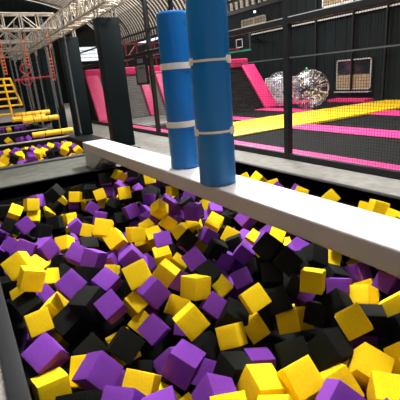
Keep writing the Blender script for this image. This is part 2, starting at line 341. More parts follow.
('p',2.961,2.886,-0.376,-0.056,-0.166,-0.118,0.977,0.188, 'purple foam cube behind the beam by the kerb, black below, between yellow and black'),
('b',3.628,3.761,-0.26,-0.273,0.853,-0.425,-0.136,0.2, 'black foam cube behind the beam by the kerb, black below, between black and purple'),
('y',3.914,4.7,-0.072,0.169,0.682,0.583,0.408,0.184, 'tilted yellow foam cube behind the beam past the rolls, yellow below'),
('y',2.303,4.869,-0.437,-0.174,0.373,0.677,0.61,0.188, 'tilted yellow foam cube under the beam before the far roll, purple above, purple below'),
('b',0.913,5.932,-0.348,-0.272,0.694,0.416,0.522,0.187, 'level black foam cube towards the far ledge'),
('p',2.499,2.361,-0.509,0.386,0.379,0.244,0.805,0.192, 'tilted purple foam cube beneath the open beam length, yellow above'),
('b',3.536,4.212,-0.208,0.886,0.149,0.434,-0.07,0.2, 'tilted black foam cube behind the beam past the rolls, yellow above, black below, black beside'),
('y',2.278,2.238,-0.63,0.672,-0.262,-0.061,-0.69,0.2, 'tilted yellow foam cube beneath the open beam length, purple above'),
('b',3.376,3.29,-0.205,-0.447,0.833,-0.024,0.324,0.2, 'tilted black foam cube behind the beam by the kerb, purple above, black below'),
('p',1.183,5.79,-0.452,0.72,0.642,-0.233,0.123,0.19, 'tilted purple foam cube towards the far ledge'),
('p',3.31,6.283,-0.228,-0.46,-0.219,0.175,0.842,0.2, 'tilted purple foam cube behind the beam past the rolls, black above, yellow below'),
('y',3.125,3.431,-0.441,0.317,0.318,0.33,0.83,0.189, 'tilted yellow foam cube behind the beam by the kerb, black above, black below, purple beside'),
('p',3.239,4.951,-0.239,0.599,-0.591,-0.47,0.268,0.2, 'level purple foam cube behind the beam past the rolls, purple below, between black and yellow'),
('p',1.531,3.176,-0.349,-0.181,0.276,0.717,0.614,0.197, 'tilted purple foam cube in the shaded hollow, yellow above, black below'),
('y',4.029,3.878,-0.156,0.5,-0.134,0.793,0.321,0.184, 'tilted yellow foam cube behind the beam past the rolls, purple above'),
('p',2.937,4.548,-0.328,-0.06,0.215,0.954,0.199,0.188, 'tilted purple foam cube behind the beam past the rolls, purple above, yellow below'),
('y',4.135,2.864,-0.175,-0.284,-0.001,0.644,0.71,0.181, 'tilted yellow foam cube behind the beam by the kerb, black below, between black and yellow'),
('p',1.177,4.225,-0.437,0.526,-0.256,-0.772,-0.247,0.188, 'level purple foam cube beyond the pit centre'),
('p',0.256,5.489,-0.392,-0.044,0.435,0.776,0.455,0.184, 'corner-up purple foam cube along the pit side rim, purple above'),
('y',1.695,3.481,-0.377,-0.323,0.369,0.867,0.09,0.186, 'tilted yellow foam cube in the dark centre'),
('b',2.698,6.996,-0.048,0.623,-0.31,0.639,0.328,0.204, 'level black foam cube near the beam foot, purple below, between yellow and black'),
('p',0.366,4.009,-0.5,-0.362,0.743,-0.536,-0.173,0.188, 'corner-up purple foam cube along the pit side rim, yellow above'),
('b',1.746,6.793,-0.223,0.76,-0.625,0.146,-0.102,0.2, 'level black foam cube along the far ledge, yellow below, between black and yellow'),
('b',2.532,2.521,-0.258,0.759,0.3,-0.532,-0.225,0.194, 'tilted black foam cube beneath the open beam length, black above, yellow below, black beside'),
('y',2.004,5.729,-0.079,0.625,0.489,0.504,0.34,0.19, 'level yellow foam cube under the beam before the far roll'),
('y',3.76,2.967,-0.32,-0.107,0.729,0.169,-0.655,0.2, 'tilted yellow foam cube behind the beam by the kerb, black above, black below, black beside'),
('y',1.27,5.495,-0.45,0.119,0.227,0.154,0.954,0.189, 'tilted yellow foam cube towards the beam foot'),
('b',0.487,3.001,-0.594,-0.161,-0.131,0.196,0.958,0.2, 'second of 2, counted towards the fence: black foam cube along the pit side rim'),
('p',2.135,3.086,-0.641,0.021,0.694,-0.036,0.719,0.2, 'level purple foam cube beneath the open beam length, purple above'),
('b',3.861,2.353,-0.376,-0.097,0.992,-0.024,-0.078,0.2, 'level black foam cube behind the beam by the kerb, yellow above'),
('y',0.731,2.668,-0.463,0.748,-0.059,0.654,-0.097,0.2, 'level yellow foam cube just past the near rows'),
('y',0.346,4.224,-0.243,-0.009,0.449,0.605,0.658,0.193, 'tilted yellow foam cube along the pit side rim, purple above, yellow below'),
('y',0.363,3.312,-0.631,-0.126,0.914,0.004,-0.385,0.2, 'yellow foam cube along the pit side rim, black above, purple below, between purple and black'),
('b',3.338,5.376,-0.264,0.109,-0.477,0.726,0.484,0.2, 'corner-up black foam cube behind the beam past the rolls, purple above, yellow below'),
('y',2.319,4.537,-0.497,-0.464,0.185,0.389,0.774,0.188, 'corner-up yellow foam cube below the nearer blue roll'),
('p',2.114,5.124,-0.4,0.716,-0.117,0.659,0.199,0.2, 'level purple cube under the beam before the far roll, yellow below, between purple and yellow'),
('y',2.728,3.401,-0.368,0.066,-0.19,0.944,0.261,0.188, 'tilted yellow foam cube below the nearer blue roll, purple above, purple below, purple beside'),
('b',3.191,6.528,-0.224,0.468,0.489,-0.035,0.735,0.2, 'tilted black foam cube behind the beam past the rolls, black above, yellow below'),
('p',0.179,3.322,-0.508,0.417,-0.374,0.747,-0.358,0.2, 'tilted purple foam cube along the pit side rim, yellow above'),
('y',2.772,3.931,-0.478,0.085,0.502,0.694,0.508,0.2, 'tilted yellow foam cube behind the beam past the rolls, black above, black below'),
('y',1.794,4.594,-0.495,-0.269,0.331,0.318,0.847,0.197, 'tilted yellow foam cube facing the blue rolls, yellow above, purple below'),
('y',2.45,7.158,-0.14,-0.189,0.89,0.115,0.399,0.198, 'tilted yellow foam cube near the beam foot'),
('y',2.636,4.673,-0.457,0.021,0.634,-0.509,-0.582,0.189, 'tilted yellow foam cube under the beam before the far roll, purple above, yellow below'),
('p',4.07,4.428,-0.21,-0.413,0.366,0.834,-0.005,0.186, 'tilted purple foam cube behind the beam past the rolls, yellow above'),
('y',0.687,6.465,-0.351,0.016,0.138,0.316,0.938,0.188, 'tilted yellow foam cube along the far ledge, yellow above'),
('b',2.054,6.808,-0.036,-0.436,-0.307,0.644,0.548,0.191, 'level black foam cube near the beam foot, purple below'),
('y',1.508,6.96,-0.304,0.247,0.079,0.146,0.955,0.189, 'level yellow foam cube along the far ledge, black above, purple below'),
('p',2.456,5.816,-0.323,0.511,0.175,-0.636,-0.551,0.184, 'tilted purple foam cube under the beam before the far roll, black above'),
('p',1.647,6.46,-0.425,-0.381,0.09,0.919,-0.049,0.188, 'tilted purple foam cube along the far ledge, black above'),
('b',1.155,7.034,-0.404,0.411,0.357,0.214,0.811,0.181, 'corner-up black foam cube along the far ledge'),
('p',3.601,5.945,-0.211,0.365,0.885,-0.247,0.152,0.2, 'tilted purple foam cube behind the beam past the rolls, black above, purple below'),
('y',1.214,6.384,-0.496,-0.158,0.05,0.133,0.977,0.188, 'level yellow foam cube along the far ledge, purple above, purple below'),
('b',2.47,6.318,-0.361,-0.205,0.675,0.369,0.605,0.204, 'level black foam cube near the beam foot, purple above'),
('b',0.844,3.011,-0.642,0.008,-0.35,-0.083,0.933,0.2, 'tilted black foam cube just past the near rows, black above, black below'),
('b',0.981,2.202,-0.544,-0.13,0.42,0.867,0.235,0.2, 'tilted black foam cube in the near rows, purple above'),
('y',3.262,6.534,-0.5,-0.069,0.149,0.072,0.984,0.188, 'level yellow foam cube behind the beam past the rolls, purple above'),
('b',2.593,6.024,-0.303,0.175,-0.347,0.875,0.29,0.211, 'tilted black foam cube near the beam foot'),
('y',3.56,5.136,-0.235,0.495,0.85,-0.175,-0.043,0.2, 'yellow foam cube behind the beam past the rolls, purple below, between black and purple'),
('b',3.795,5.703,-0.202,0.738,0.456,-0.273,0.416,0.2, 'black foam cube behind the beam past the rolls, black below, between purple and black'),
('p',2.364,4.968,-0.158,0.466,-0.122,0.704,0.522,0.188, 'tilted purple foam cube under the beam before the far roll, yellow above'),
('b',3.196,6.969,-0.203,-0.253,0.939,0.018,-0.231,0.2, 'tilted black foam cube behind the beam past the rolls, purple above, purple below'),
('y',1.827,6.516,-0.232,0.116,-0.082,0.142,0.98,0.185, 'level yellow foam cube along the far ledge, black above, yellow below'),
('b',3.037,5.312,-0.25,0.683,0.532,-0.336,-0.371,0.2, 'first of 2, counted towards the fence: level black cube behind the beam past the rolls'),
('b',0.75,5.017,-0.617,0.164,0.243,0.816,0.498,0.2, 'tilted black foam cube beyond the pit centre, purple above'),
('y',2.813,6.52,-0.146,0.02,0.257,0.958,-0.126,0.188, 'level yellow foam cube behind the beam past the rolls'),
('b',0.347,7.187,-0.345,0.056,0.14,0.752,0.641,0.21, 'level black foam cube along the far ledge, black below'),
('p',0.801,6.664,-0.155,-0.336,-0.27,0.734,0.524,0.201, 'level purple foam cube along the far ledge'),
('p',1.477,7.107,-0.499,0.879,0.461,-0.024,-0.118,0.19, 'tilted purple foam cube along the far ledge, yellow above'),
('p',2.075,6.798,-0.367,0.269,0.098,0.438,0.852,0.21, 'tilted purple foam cube near the beam foot, purple above'),
('p',3.36,5.896,-0.307,0.762,0.074,-0.371,-0.526,0.2, 'tilted purple foam cube behind the beam past the rolls, purple above, black below, purple beside'),
('b',0.514,6.061,-0.482,0.764,0.462,0.105,0.439,0.203, 'tilted black foam cube along the pit side rim, purple above'),
('b',1.319,4.724,-0.387,0.372,0.167,-0.27,0.873,0.2, 'tilted black foam cube facing the blue rolls'),
('p',1.587,5.86,-0.435,0.016,0.263,0.724,0.637,0.194, 'level purple foam cube towards the beam foot, purple above'),
('b',3.975,3.013,-0.343,0.358,0.725,-0.564,0.167,0.2, 'tilted black foam cube behind the beam by the kerb, yellow below'),
('y',4.137,5.345,-0.213,0.167,0.321,0.913,-0.188,0.183, 'tilted yellow foam cube behind the beam past the rolls, black below'),
('b',0.747,4.682,-0.648,0.511,-0.18,0.742,-0.395,0.2, 'tilted black foam cube beyond the pit centre, black above'),
('b',2.637,4.812,-0.221,-0.288,0.477,0.615,0.557,0.195, 'tilted black foam cube under the beam before the far roll'),
('p',1.577,4.158,-0.6,-0.381,0.805,-0.116,-0.439,0.2, 'tilted purple foam cube facing the blue rolls'),
('y',1.995,4.913,-0.448,0.155,0.03,0.984,0.083,0.189, 'level yellow foam cube facing the blue rolls, purple above, yellow below, purple beside'),
('p',0.175,5.685,-0.503,0.908,-0.23,-0.216,0.276,0.204, 'tilted purple foam cube along the pit side rim, purple above'),
('y',2.422,4.072,-0.498,0.743,0.466,0.205,0.435,0.195, 'first of 2, counted towards the fence: yellow foam cube below the nearer blue roll'),
('p',2.328,6.904,-0.302,-0.28,-0.163,0.467,0.823,0.201, 'tilted purple foam cube near the beam foot, yellow above'),
('b',3.427,4.515,-0.341,0.107,-0.003,0.884,-0.455,0.2, 'tilted black foam cube behind the beam past the rolls, black above, black below, black beside'),
('p',3.793,5.235,-0.252,0.688,-0.132,-0.125,0.703,0.2, 'level purple foam cube behind the beam past the rolls, black above, purple below, yellow beside'),
('y',3.687,2.599,-0.657,0.61,-0.156,-0.587,0.51,0.2, 'tilted yellow foam cube behind the beam by the kerb, black above, purple below'),
('y',0.968,6.944,-0.499,0.344,-0.234,0.588,0.694,0.188, 'tilted yellow foam cube along the far ledge, black above'),
('y',0.19,4.203,-0.504,-0.41,-0.173,0.843,0.302,0.187, 'corner-up yellow foam cube along the pit side rim'),
('b',3.357,3.047,-0.255,0.614,-0.355,0.682,-0.179,0.2, 'first of 2, counted towards the fence: black foam cube behind the beam by the kerb'),
('b',4.079,4.261,-0.382,0.039,-0.116,0.926,0.357,0.2, 'black foam cube behind the beam past the rolls, black below, between black and yellow'),
('b',1.621,7.181,-0.263,0.434,0.625,0.247,-0.6,0.2, 'level black foam cube along the far ledge, yellow below, black beside'),
('p',2.515,3.411,-0.604,0.124,0.189,0.729,0.647,0.2, 'level purple foam cube below the nearer blue roll, purple above'),
('p',2.529,5.093,-0.28,0.188,0.72,-0.544,-0.387,0.188, 'tilted purple foam cube under the beam before the far roll, purple above'),
('b',2.222,6.307,-0.339,0.346,0.427,0.624,0.557,0.196, 'level black foam cube near the beam foot, yellow above'),
('b',3.866,5.024,-0.363,0.955,-0.065,0.2,0.207,0.2, 'black foam cube behind the beam past the rolls, black below, between purple and yellow'),
('p',0.638,2.297,-0.528,0.601,0.63,-0.156,0.466,0.2, 'tilted purple foam cube in the near rows, yellow above'),
('p',1.183,3.303,-0.644,0.314,0.192,0.673,-0.642,0.2, 'tilted purple foam cube at the pit centre, purple above'),
('p',0.191,6.514,-0.5,0.374,-0.057,-0.016,0.925,0.189, 'level purple foam cube along the far ledge, black above'),
('y',1.062,3.935,-0.44,0.131,0.275,0.831,0.466,0.191, 'tilted yellow foam cube at the pit centre'),
('b',3.308,4.261,-0.397,0.429,0.001,0.831,0.355,0.2, 'tilted black foam cube behind the beam past the rolls, black above, purple below'),
('p',3.431,4.819,-0.289,0.548,0.042,0.135,-0.825,0.2, 'level purple foam cube behind the beam past the rolls, yellow above'),
('b',0.947,6.107,-0.499,0.932,0.019,0.359,-0.046,0.188, 'tilted black foam cube towards the far ledge, black above, yellow below'),
('p',1.325,2.678,-0.525,0.28,0.173,0.254,0.909,0.179, 'tilted purple foam cube in the shaded hollow, yellow above, purple below'),
('p',2.831,5.121,-0.222,0.495,-0.223,0.743,0.391,0.196, 'tilted purple foam cube behind the beam past the rolls, purple above, black below, black beside'),
('b',3.554,2.646,-0.38,0.228,0.42,-0.388,0.788,0.2, 'second of 2, counted towards the fence: black foam cube behind the beam by the kerb'),
('p',0.181,2.799,-0.34,-0.284,0.928,0.144,0.194,0.2, 'tilted purple foam cube along the pit side rim, black above, purple below'),
('b',3.482,6.487,-0.207,-0.104,0.714,-0.127,0.681,0.2, 'level black foam cube behind the beam past the rolls'),
('b',3.615,2.297,-0.557,0.349,0.693,0.134,0.616,0.2, 'tilted black foam cube behind the beam by the kerb, purple above, purple below, purple beside'),
('p',4.034,2.637,-0.417,0.727,0.301,0.617,0.021,0.2, 'tilted purple foam cube behind the beam by the kerb, yellow above, black below'),
('y',0.768,2.108,-0.622,-0.487,0.626,-0.539,0.285,0.2, 'tilted yellow foam cube in the near rows, purple above'),
('y',3.184,2.154,-0.642,0.841,0.443,0.3,0.084,0.2, 'tilted yellow foam cube behind the beam by the kerb, purple above, yellow below'),
('b',1.68,2.894,-0.5,0.36,0.612,0.659,-0.248,0.188, 'tilted black foam cube in the shaded hollow, yellow above'),
('b',0.799,6.756,-0.431,0.042,0.01,0.38,0.924,0.198, 'tilted black foam cube along the far ledge, purple above'),
('b',2.924,7.164,-0.299,0.6,-0.671,0.405,0.163,0.192, 'tilted black foam cube behind the beam past the rolls'),
('y',3.272,5.343,-0.502,0.164,0.374,0.734,0.542,0.187, 'tilted yellow foam cube behind the beam past the rolls, black above, purple below, purple beside'),
('b',3.191,4.736,-0.369,0.202,-0.335,0.796,0.463,0.2, 'corner-up black foam cube behind the beam past the rolls, purple above, purple below'),
('p',3.196,3.655,-0.5,0.294,-0.093,0.716,0.626,0.188, 'first of 2, counted towards the fence: purple foam cube behind the beam by the kerb'),
('y',1.92,6.607,-0.438,0.213,0.348,0.743,0.531,0.188, 'level yellow foam cube along the far ledge, yellow above'),
('y',4.148,4.602,-0.194,0.278,0.182,0.78,0.53,0.187, 'tilted yellow foam cube behind the beam past the rolls, purple below'),
('p',2.858,3.735,-0.502,0.476,0.403,0.454,0.636,0.196, 'level purple foam cube behind the beam by the kerb'),
('p',2.476,5.017,-0.502,-0.115,0.292,-0.59,0.744,0.188, 'level purple cube under the beam before the far roll, yellow below, between yellow and purple'),
('p',2.667,6.887,-0.425,0.55,-0.16,-0.763,0.301,0.188, 'tilted purple foam cube near the beam foot, black above'),
('y',1.711,6.934,-0.502,0.814,0.104,0.084,-0.566,0.2, 'level yellow foam cube along the far ledge, purple above, black below'),
('p',2.044,5.459,-0.625,0.538,0.025,-0.08,0.839,0.2, 'level purple cube under the beam before the far roll, yellow below, between black and yellow'),
('b',0.635,7.157,-0.369,0.113,0.232,0.895,0.365,0.204, 'tilted black foam cube along the far ledge, black below, yellow beside'),
]
FOAM_REST = [
('b',3.636,4.625,-0.367,0.007,0.017,0.99,0.137,0.2),
('p',2.206,5.492,-0.419,0.06,0.556,0.613,0.558,0.2),
('b',0.944,3.277,-0.57,0.142,0.989,0.01,-0.026,0.2),
('y',4.148,4.937,-0.266,0.552,-0.388,0.406,0.617,0.2),
('y',0.815,1.827,-0.543,-0.281,0.955,0.096,-0.0,0.2),
('b',3.998,5.697,-0.24,0.058,-0.498,0.17,0.849,0.2),
('b',0.841,4.466,-0.373,0.94,0.198,-0.183,0.209,0.2),
('b',1.557,3.306,-0.583,0.137,-0.511,0.345,0.775,0.2),
('y',1.269,7.251,-0.381,0.863,0.094,0.493,0.055,0.202),
('p',4.143,4.039,-0.197,-0.286,-0.104,0.939,0.16,0.185),
('b',2.732,4.244,-0.466,-0.212,0.932,0.123,-0.269,0.207),
('y',4.04,2.244,-0.126,0.528,0.47,0.249,0.661,0.2),
('b',3.887,6.402,-0.218,0.492,0.785,-0.073,0.37,0.2),
('p',2.69,7.214,-0.215,0.529,-0.161,-0.245,-0.796,0.186),
('b',1.5,2.758,-0.653,-0.093,0.859,0.404,-0.301,0.2),
('b',3.417,2.82,-0.413,0.518,0.446,-0.13,-0.718,0.2),
('y',3.552,2.095,-0.653,0.57,-0.375,0.71,0.175,0.2),
('b',3.573,5.537,-0.26,0.694,0.525,0.092,-0.484,0.2),
('b',3.414,6.836,-0.226,0.671,-0.218,0.16,0.69,0.2),
('b',3.96,6.723,-0.238,0.85,0.301,-0.414,-0.122,0.2),
('p',0.183,3.538,-0.613,0.926,-0.32,0.135,-0.147,0.2),
('b',1.499,6.136,-0.577,-0.361,-0.175,0.644,0.651,0.2),
('b',1.731,6.69,-0.499,-0.383,0.316,0.261,0.828,0.202),
('b',1.801,3.899,-0.408,0.542,0.05,-0.774,-0.324,0.2),
('y',3.128,3.121,-0.474,-0.181,0.601,0.291,0.722,0.2),
('y',1.626,1.529,-0.647,0.743,-0.437,0.506,0.033,0.2),
('p',2.111,3.354,-0.597,-0.231,-0.068,0.907,-0.346,0.2),
('b',1.106,3.59,-0.43,0.756,0.253,0.323,0.51,0.188),
('b',3.746,6.193,-0.238,0.519,-0.327,-0.052,0.788,0.2),
('p',3.159,7.139,-0.444,-0.292,-0.167,0.718,-0.609,0.188),
('p',1.006,5.473,-0.562,-0.129,0.533,0.63,0.549,0.2),
('b',0.367,2.476,-0.597,-0.105,-0.057,0.112,0.986,0.2),
('b',3.388,7.19,-0.641,0.659,-0.134,-0.123,0.73,0.2),
('p',2.178,7.192,-0.227,0.547,-0.321,-0.162,-0.756,0.194),
('p',3.717,6.542,-0.331,0.867,-0.294,0.267,0.3,0.2),
('y',3.478,1.9,-0.267,0.688,-0.003,-0.262,-0.676,0.2),
('b',1.404,6.571,-0.635,0.252,0.905,-0.343,-0.026,0.2),
('p',3.425,7.231,-0.218,0.565,-0.444,-0.533,-0.446,0.2),
('b',1.927,4.007,-0.558,0.169,0.901,0.226,0.329,0.2),
('b',2.534,2.153,-0.655,0.795,0.58,0.141,-0.108,0.2),
('p',2.599,3.014,-0.219,0.204,0.869,-0.173,0.416,0.19),
('p',2.714,5.137,-0.474,0.525,0.144,0.635,-0.548,0.2),
('b',3.446,6.322,-0.414,0.793,-0.435,0.328,-0.273,0.2),
('b',4.044,4.75,-0.401,0.906,0.27,0.095,-0.313,0.2),
('b',0.191,2.936,-0.554,0.037,0.787,0.52,-0.33,0.2),
('b',1.325,5.983,-0.587,0.57,0.539,-0.041,0.619,0.2),
('p',3.909,3.842,-0.361,0.782,0.467,0.293,0.29,0.2),
('p',1.449,4.518,-0.444,0.356,0.673,0.648,0.017,0.2),
('b',2.315,3.665,-0.556,0.617,-0.756,-0.202,0.082,0.2),
('p',3.096,5.046,-0.612,-0.114,0.319,0.81,-0.479,0.2),
('b',4.047,5.171,-0.415,0.551,0.719,-0.408,-0.117,0.2),
('b',2.301,1.459,-0.641,-0.252,0.685,-0.261,0.632,0.2),
('b',3.803,3.645,-0.399,0.285,-0.407,0.855,-0.149,0.2),
('b',4.059,5.957,-0.245,0.12,-0.399,0.56,0.716,0.2),
('p',2.252,4.267,-0.659,0.758,0.135,0.431,-0.47,0.2),
('b',2.738,5.47,-0.41,0.588,0.602,-0.528,-0.12,0.2),
('b',0.539,3.504,-0.651,-0.004,0.218,0.934,-0.283,0.2),
('b',1.252,7.152,-0.613,0.54,-0.445,0.352,-0.621,0.2),
('y',2.557,4.835,-0.626,0.923,0.365,0.123,0.017,0.2),
('b',3.662,6.769,-0.229,0.757,0.099,-0.508,0.398,0.2),
('b',3.822,4.349,-0.37,0.823,0.362,0.438,0.034,0.2),
('b',3.629,7.062,-0.233,-0.009,0.587,0.082,0.805,0.2),
('p',4.007,7.164,-0.302,-0.217,0.765,0.605,0.032,0.2),
('p',3.535,3.587,-0.538,-0.25,0.039,-0.632,0.733,0.2),
('b',0.503,4.849,-0.632,-0.229,0.931,0.01,-0.284,0.2),
('b',3.587,2.12,-0.396,-0.471,0.662,-0.133,-0.568,0.2),
('b',1.979,3.584,-0.591,-0.292,0.166,0.634,0.696,0.2),
('y',1.223,6.158,-0.648,0.008,0.927,0.374,-0.012,0.2),
('p',0.208,3.822,-0.457,0.535,-0.199,-0.718,-0.398,0.188),
('b',2.891,4.773,-0.656,0.536,0.064,-0.053,0.84,0.2),
('b',2.537,4.397,-0.621,0.735,-0.178,-0.478,0.448,0.2),
('b',2.127,4.623,-0.613,0.433,0.773,-0.242,0.396,0.2),
('b',1.238,6.88,-0.639,0.42,-0.443,-0.287,0.738,0.2),
('p',2.458,2.6,-0.652,0.591,0.49,0.461,-0.446,0.2),
('y',4.104,2.289,-0.359,-0.148,-0.323,-0.634,0.687,0.2),
('b',0.229,2.681,-0.633,0.724,-0.478,0.398,0.299,0.2),
('b',0.934,7.189,-0.312,0.563,0.497,0.426,-0.505,0.2),
('p',2.011,1.31,-0.472,-0.267,-0.534,-0.359,0.718,0.2),
('b',3.273,3.961,-0.625,0.513,0.641,0.527,0.217,0.2),
('p',3.424,6.969,-0.415,0.644,-0.354,-0.28,-0.618,0.2),
('p',1.38,4.083,-0.418,0.032,0.545,-0.171,0.82,0.2),
('b',2.257,5.249,-0.597,0.87,-0.054,-0.118,0.476,0.2),
('b',1.758,6.235,-0.613,-0.287,-0.613,0.736,-0.017,0.2),
('b',2.067,5.685,-0.458,0.293,0.888,-0.352,0.048,0.2),
('p',1.334,3.801,-0.363,-0.296,0.123,0.938,0.131,0.2),
('b',3.485,4.778,-0.63,0.637,-0.413,-0.443,0.477,0.2),
('b',3.358,4.244,-0.642,-0.478,0.654,-0.409,-0.421,0.2),
('b',3.54,2.904,-0.652,0.831,-0.108,-0.417,0.352,0.2),
('p',2.519,5.342,-0.417,0.811,-0.218,-0.527,-0.13,0.2),
('b',2.307,6.036,-0.523,0.543,-0.262,-0.797,-0.038,0.2),
('y',2.104,1.678,-0.572,0.212,-0.579,-0.417,0.667,0.2),
('p',1.568,5.01,-0.552,0.205,0.447,0.706,-0.51,0.2),
('b',2.188,6.622,-0.655,-0.487,-0.531,0.649,-0.242,0.2),
('p',1.538,3.725,-0.619,0.549,-0.031,-0.219,0.806,0.2),
('b',3.182,5.871,-0.526,0.68,0.129,0.382,-0.613,0.2),
('b',3.822,4.723,-0.656,0.541,0.247,-0.702,-0.392,0.2),
('p',0.245,6.167,-0.649,0.257,-0.362,0.896,-0.012,0.2),
('b',1.913,7.045,-0.359,0.582,-0.734,-0.343,0.075,0.2),
('b',3.209,6.715,-0.658,-0.208,-0.389,-0.546,0.712,0.2),
('p',2.408,4.625,-0.654,0.168,0.144,0.323,0.92,0.2),
('p',0.802,5.257,-0.659,0.532,-0.716,0.11,-0.439,0.2),
('p',3.861,2.823,-0.601,0.539,0.498,0.647,0.206,0.2),
('b',0.78,6.174,-0.638,-0.276,0.088,0.423,0.859,0.2),
('b',3.703,4.01,-0.412,-0.413,-0.187,0.822,0.344,0.2),
('b',2.814,4.933,-0.415,-0.365,0.877,-0.069,-0.304,0.2),
('b',1.323,4.377,-0.644,0.129,-0.671,0.681,-0.263,0.2),
('p',3.308,2.451,-0.649,0.661,0.38,0.551,0.339,0.2),
('p',0.717,5.858,-0.614,0.978,0.124,-0.035,-0.166,0.2),
('b',3.355,5.644,-0.384,-0.199,0.7,-0.636,0.258,0.2),
('b',1.071,6.575,-0.654,-0.389,-0.48,-0.106,0.779,0.2),
('b',1.761,4.838,-0.64,0.586,0.566,0.455,0.36,0.2),
('b',1.257,3.428,-0.359,-0.232,0.387,0.496,0.742,0.2),
('b',2.17,6.343,-0.658,0.892,-0.144,-0.428,0.023,0.2),
('b',1.839,5.848,-0.566,0.231,-0.186,0.26,0.919,0.2),
('p',1.746,7.185,-0.51,0.047,-0.152,-0.135,0.978,0.2),
('y',3.005,3.568,-0.622,0.336,0.236,0.899,-0.15,0.2),
('y',0.446,6.322,-0.616,0.165,-0.546,0.797,-0.201,0.2),
('p',2.779,6.47,-0.384,0.682,-0.573,0.346,0.296,0.2),
('y',2.3,6.579,-0.388,-0.445,-0.093,0.839,-0.297,0.2),
('b',4.114,3.223,-0.416,-0.107,0.168,-0.497,0.844,0.2),
('p',1.994,6.923,-0.633,-0.191,-0.672,0.136,0.702,0.2),
('p',0.989,5.152,-0.593,0.42,-0.393,0.814,-0.085,0.2),
('p',4.019,6.229,-0.392,0.614,-0.302,0.617,0.389,0.2),
('b',2.73,6.262,-0.394,-0.223,-0.546,-0.505,0.63,0.2),
('p',1.567,0.869,-0.283,0.915,0.28,0.101,0.272,0.2),
('y',0.325,6.747,-0.615,-0.41,0.383,0.292,0.775,0.2),
('b',2.858,6.21,-0.598,0.725,0.208,-0.188,-0.629,0.2),
('b',4.098,6.485,-0.401,-0.275,-0.325,0.897,-0.12,0.2),
('p',0.207,5.105,-0.634,0.371,0.909,-0.146,0.123,0.2),
('p',2.739,2.536,-0.523,0.642,0.39,-0.515,-0.414,0.2),
('b',0.498,7.131,-0.643,-0.404,0.69,-0.241,-0.549,0.2),
('b',3.522,3.19,-0.577,0.958,-0.185,0.06,-0.212,0.2),
('p',2.546,6.39,-0.633,0.279,0.513,0.178,0.792,0.2),
('y',0.5,5.073,-0.516,0.088,0.303,0.926,0.206,0.2),
('y',0.184,7.226,-0.632,0.705,0.659,-0.214,0.15,0.2),
('b',1.017,5.733,-0.646,0.888,-0.157,-0.386,-0.196,0.2),
('p',1.642,3.082,-0.647,0.829,-0.356,0.419,0.098,0.2),
('b',3.674,4.876,-0.42,0.752,-0.613,-0.059,0.235,0.2),
('p',2.96,4.223,-0.634,0.552,-0.792,0.137,-0.223,0.2),
('b',0.966,6.42,-0.508,0.976,-0.203,-0.024,-0.079,0.2),
('p',3.489,6.568,-0.618,0.187,0.781,-0.329,0.497,0.2),
('b',2.946,6.547,-0.645,-0.017,-0.141,0.791,-0.595,0.2),
('b',2.956,7.158,-0.596,0.292,0.357,-0.539,0.704,0.2),
('b',1.248,3.185,-0.362,0.13,-0.237,0.111,0.956,0.2),
('b',1.889,3.225,-0.39,-0.317,0.382,-0.076,0.865,0.2),
('b',2.216,2.606,-0.606,-0.008,0.209,0.965,0.161,0.2),
('b',4.056,3.504,-0.394,0.289,0.468,0.493,0.674,0.2),
('p',3.892,2.108,-0.383,0.522,-0.642,0.392,0.402,0.2),
('b',0.535,3.546,-0.383,-0.011,0.261,0.854,-0.451,0.2),
('b',2.516,4.431,-0.203,-0.345,0.815,0.188,0.425,0.2),
('y',3.093,6.269,-0.659,-0.029,0.068,0.951,0.301,0.2),
('p',1.868,1.621,-0.45,-0.073,0.053,0.885,-0.456,0.2),
('p',0.828,7.16,-0.627,0.608,-0.494,0.607,-0.135,0.2),
('p',0.178,6.963,-0.582,0.78,0.06,0.432,0.449,0.2),
('b',0.53,5.702,-0.601,0.144,0.082,0.788,0.593,0.2),
('p',2.166,5.027,-0.654,-0.359,0.716,0.568,-0.188,0.2),
('p',3.438,5.794,-0.59,0.543,0.255,-0.728,-0.331,0.2),
('b',1.355,5.019,-0.415,0.585,0.448,0.634,-0.235,0.2),
('y',1.985,0.926,-0.217,0.338,0.739,0.195,-0.549,0.2),
('y',2.512,6.72,-0.55,-0.101,-0.587,0.727,-0.341,0.2),
('y',1.543,4.672,-0.554,-0.296,0.909,0.154,0.251,0.2),
('b',2.005,6.168,-0.655,-0.138,0.922,-0.355,-0.066,0.2),
('b',3.019,6.956,-0.564,0.626,-0.687,0.191,-0.318,0.2),
('y',2.529,5.981,-0.633,-0.5,-0.443,0.634,-0.39,0.2),
('p',1.945,1.398,-0.653,0.621,-0.672,-0.19,0.356,0.2),
('b',2.545,3.818,-0.611,-0.399,0.578,0.597,-0.388,0.2),
('p',3.193,3.314,-0.632,-0.301,0.715,-0.631,0.026,0.2),
('b',1.459,5.803,-0.647,0.707,0.364,-0.099,-0.599,0.2),
('p',3.106,5.602,-0.396,0.785,0.258,0.295,0.48,0.2),
('b',0.353,5.236,-0.406,-0.006,-0.494,0.714,0.496,0.2),
('p',2.441,7.132,-0.418,0.398,-0.211,0.797,-0.403,0.2),
('p',1.832,5.178,-0.636,0.557,-0.694,0.163,0.426,0.2),
('p',3.512,4.432,-0.572,0.041,-0.487,0.658,-0.572,0.2),
('y',3.465,5.513,-0.6,-0.035,0.993,0.108,-0.029,0.2),
('p',1.246,5.225,-0.589,-0.346,0.917,-0.135,0.143,0.2),
('p',2.955,5.771,-0.597,0.218,0.668,0.407,-0.584,0.2),
('b',4.101,5.524,-0.402,0.515,0.075,0.847,0.106,0.2),
('b',2.572,2.776,-0.35,-0.421,0.895,-0.035,-0.141,0.2),
('b',0.808,6.924,-0.279,-0.221,0.235,0.898,0.299,0.2),
('b',0.228,4.792,-0.393,-0.159,0.168,0.96,0.159,0.2),
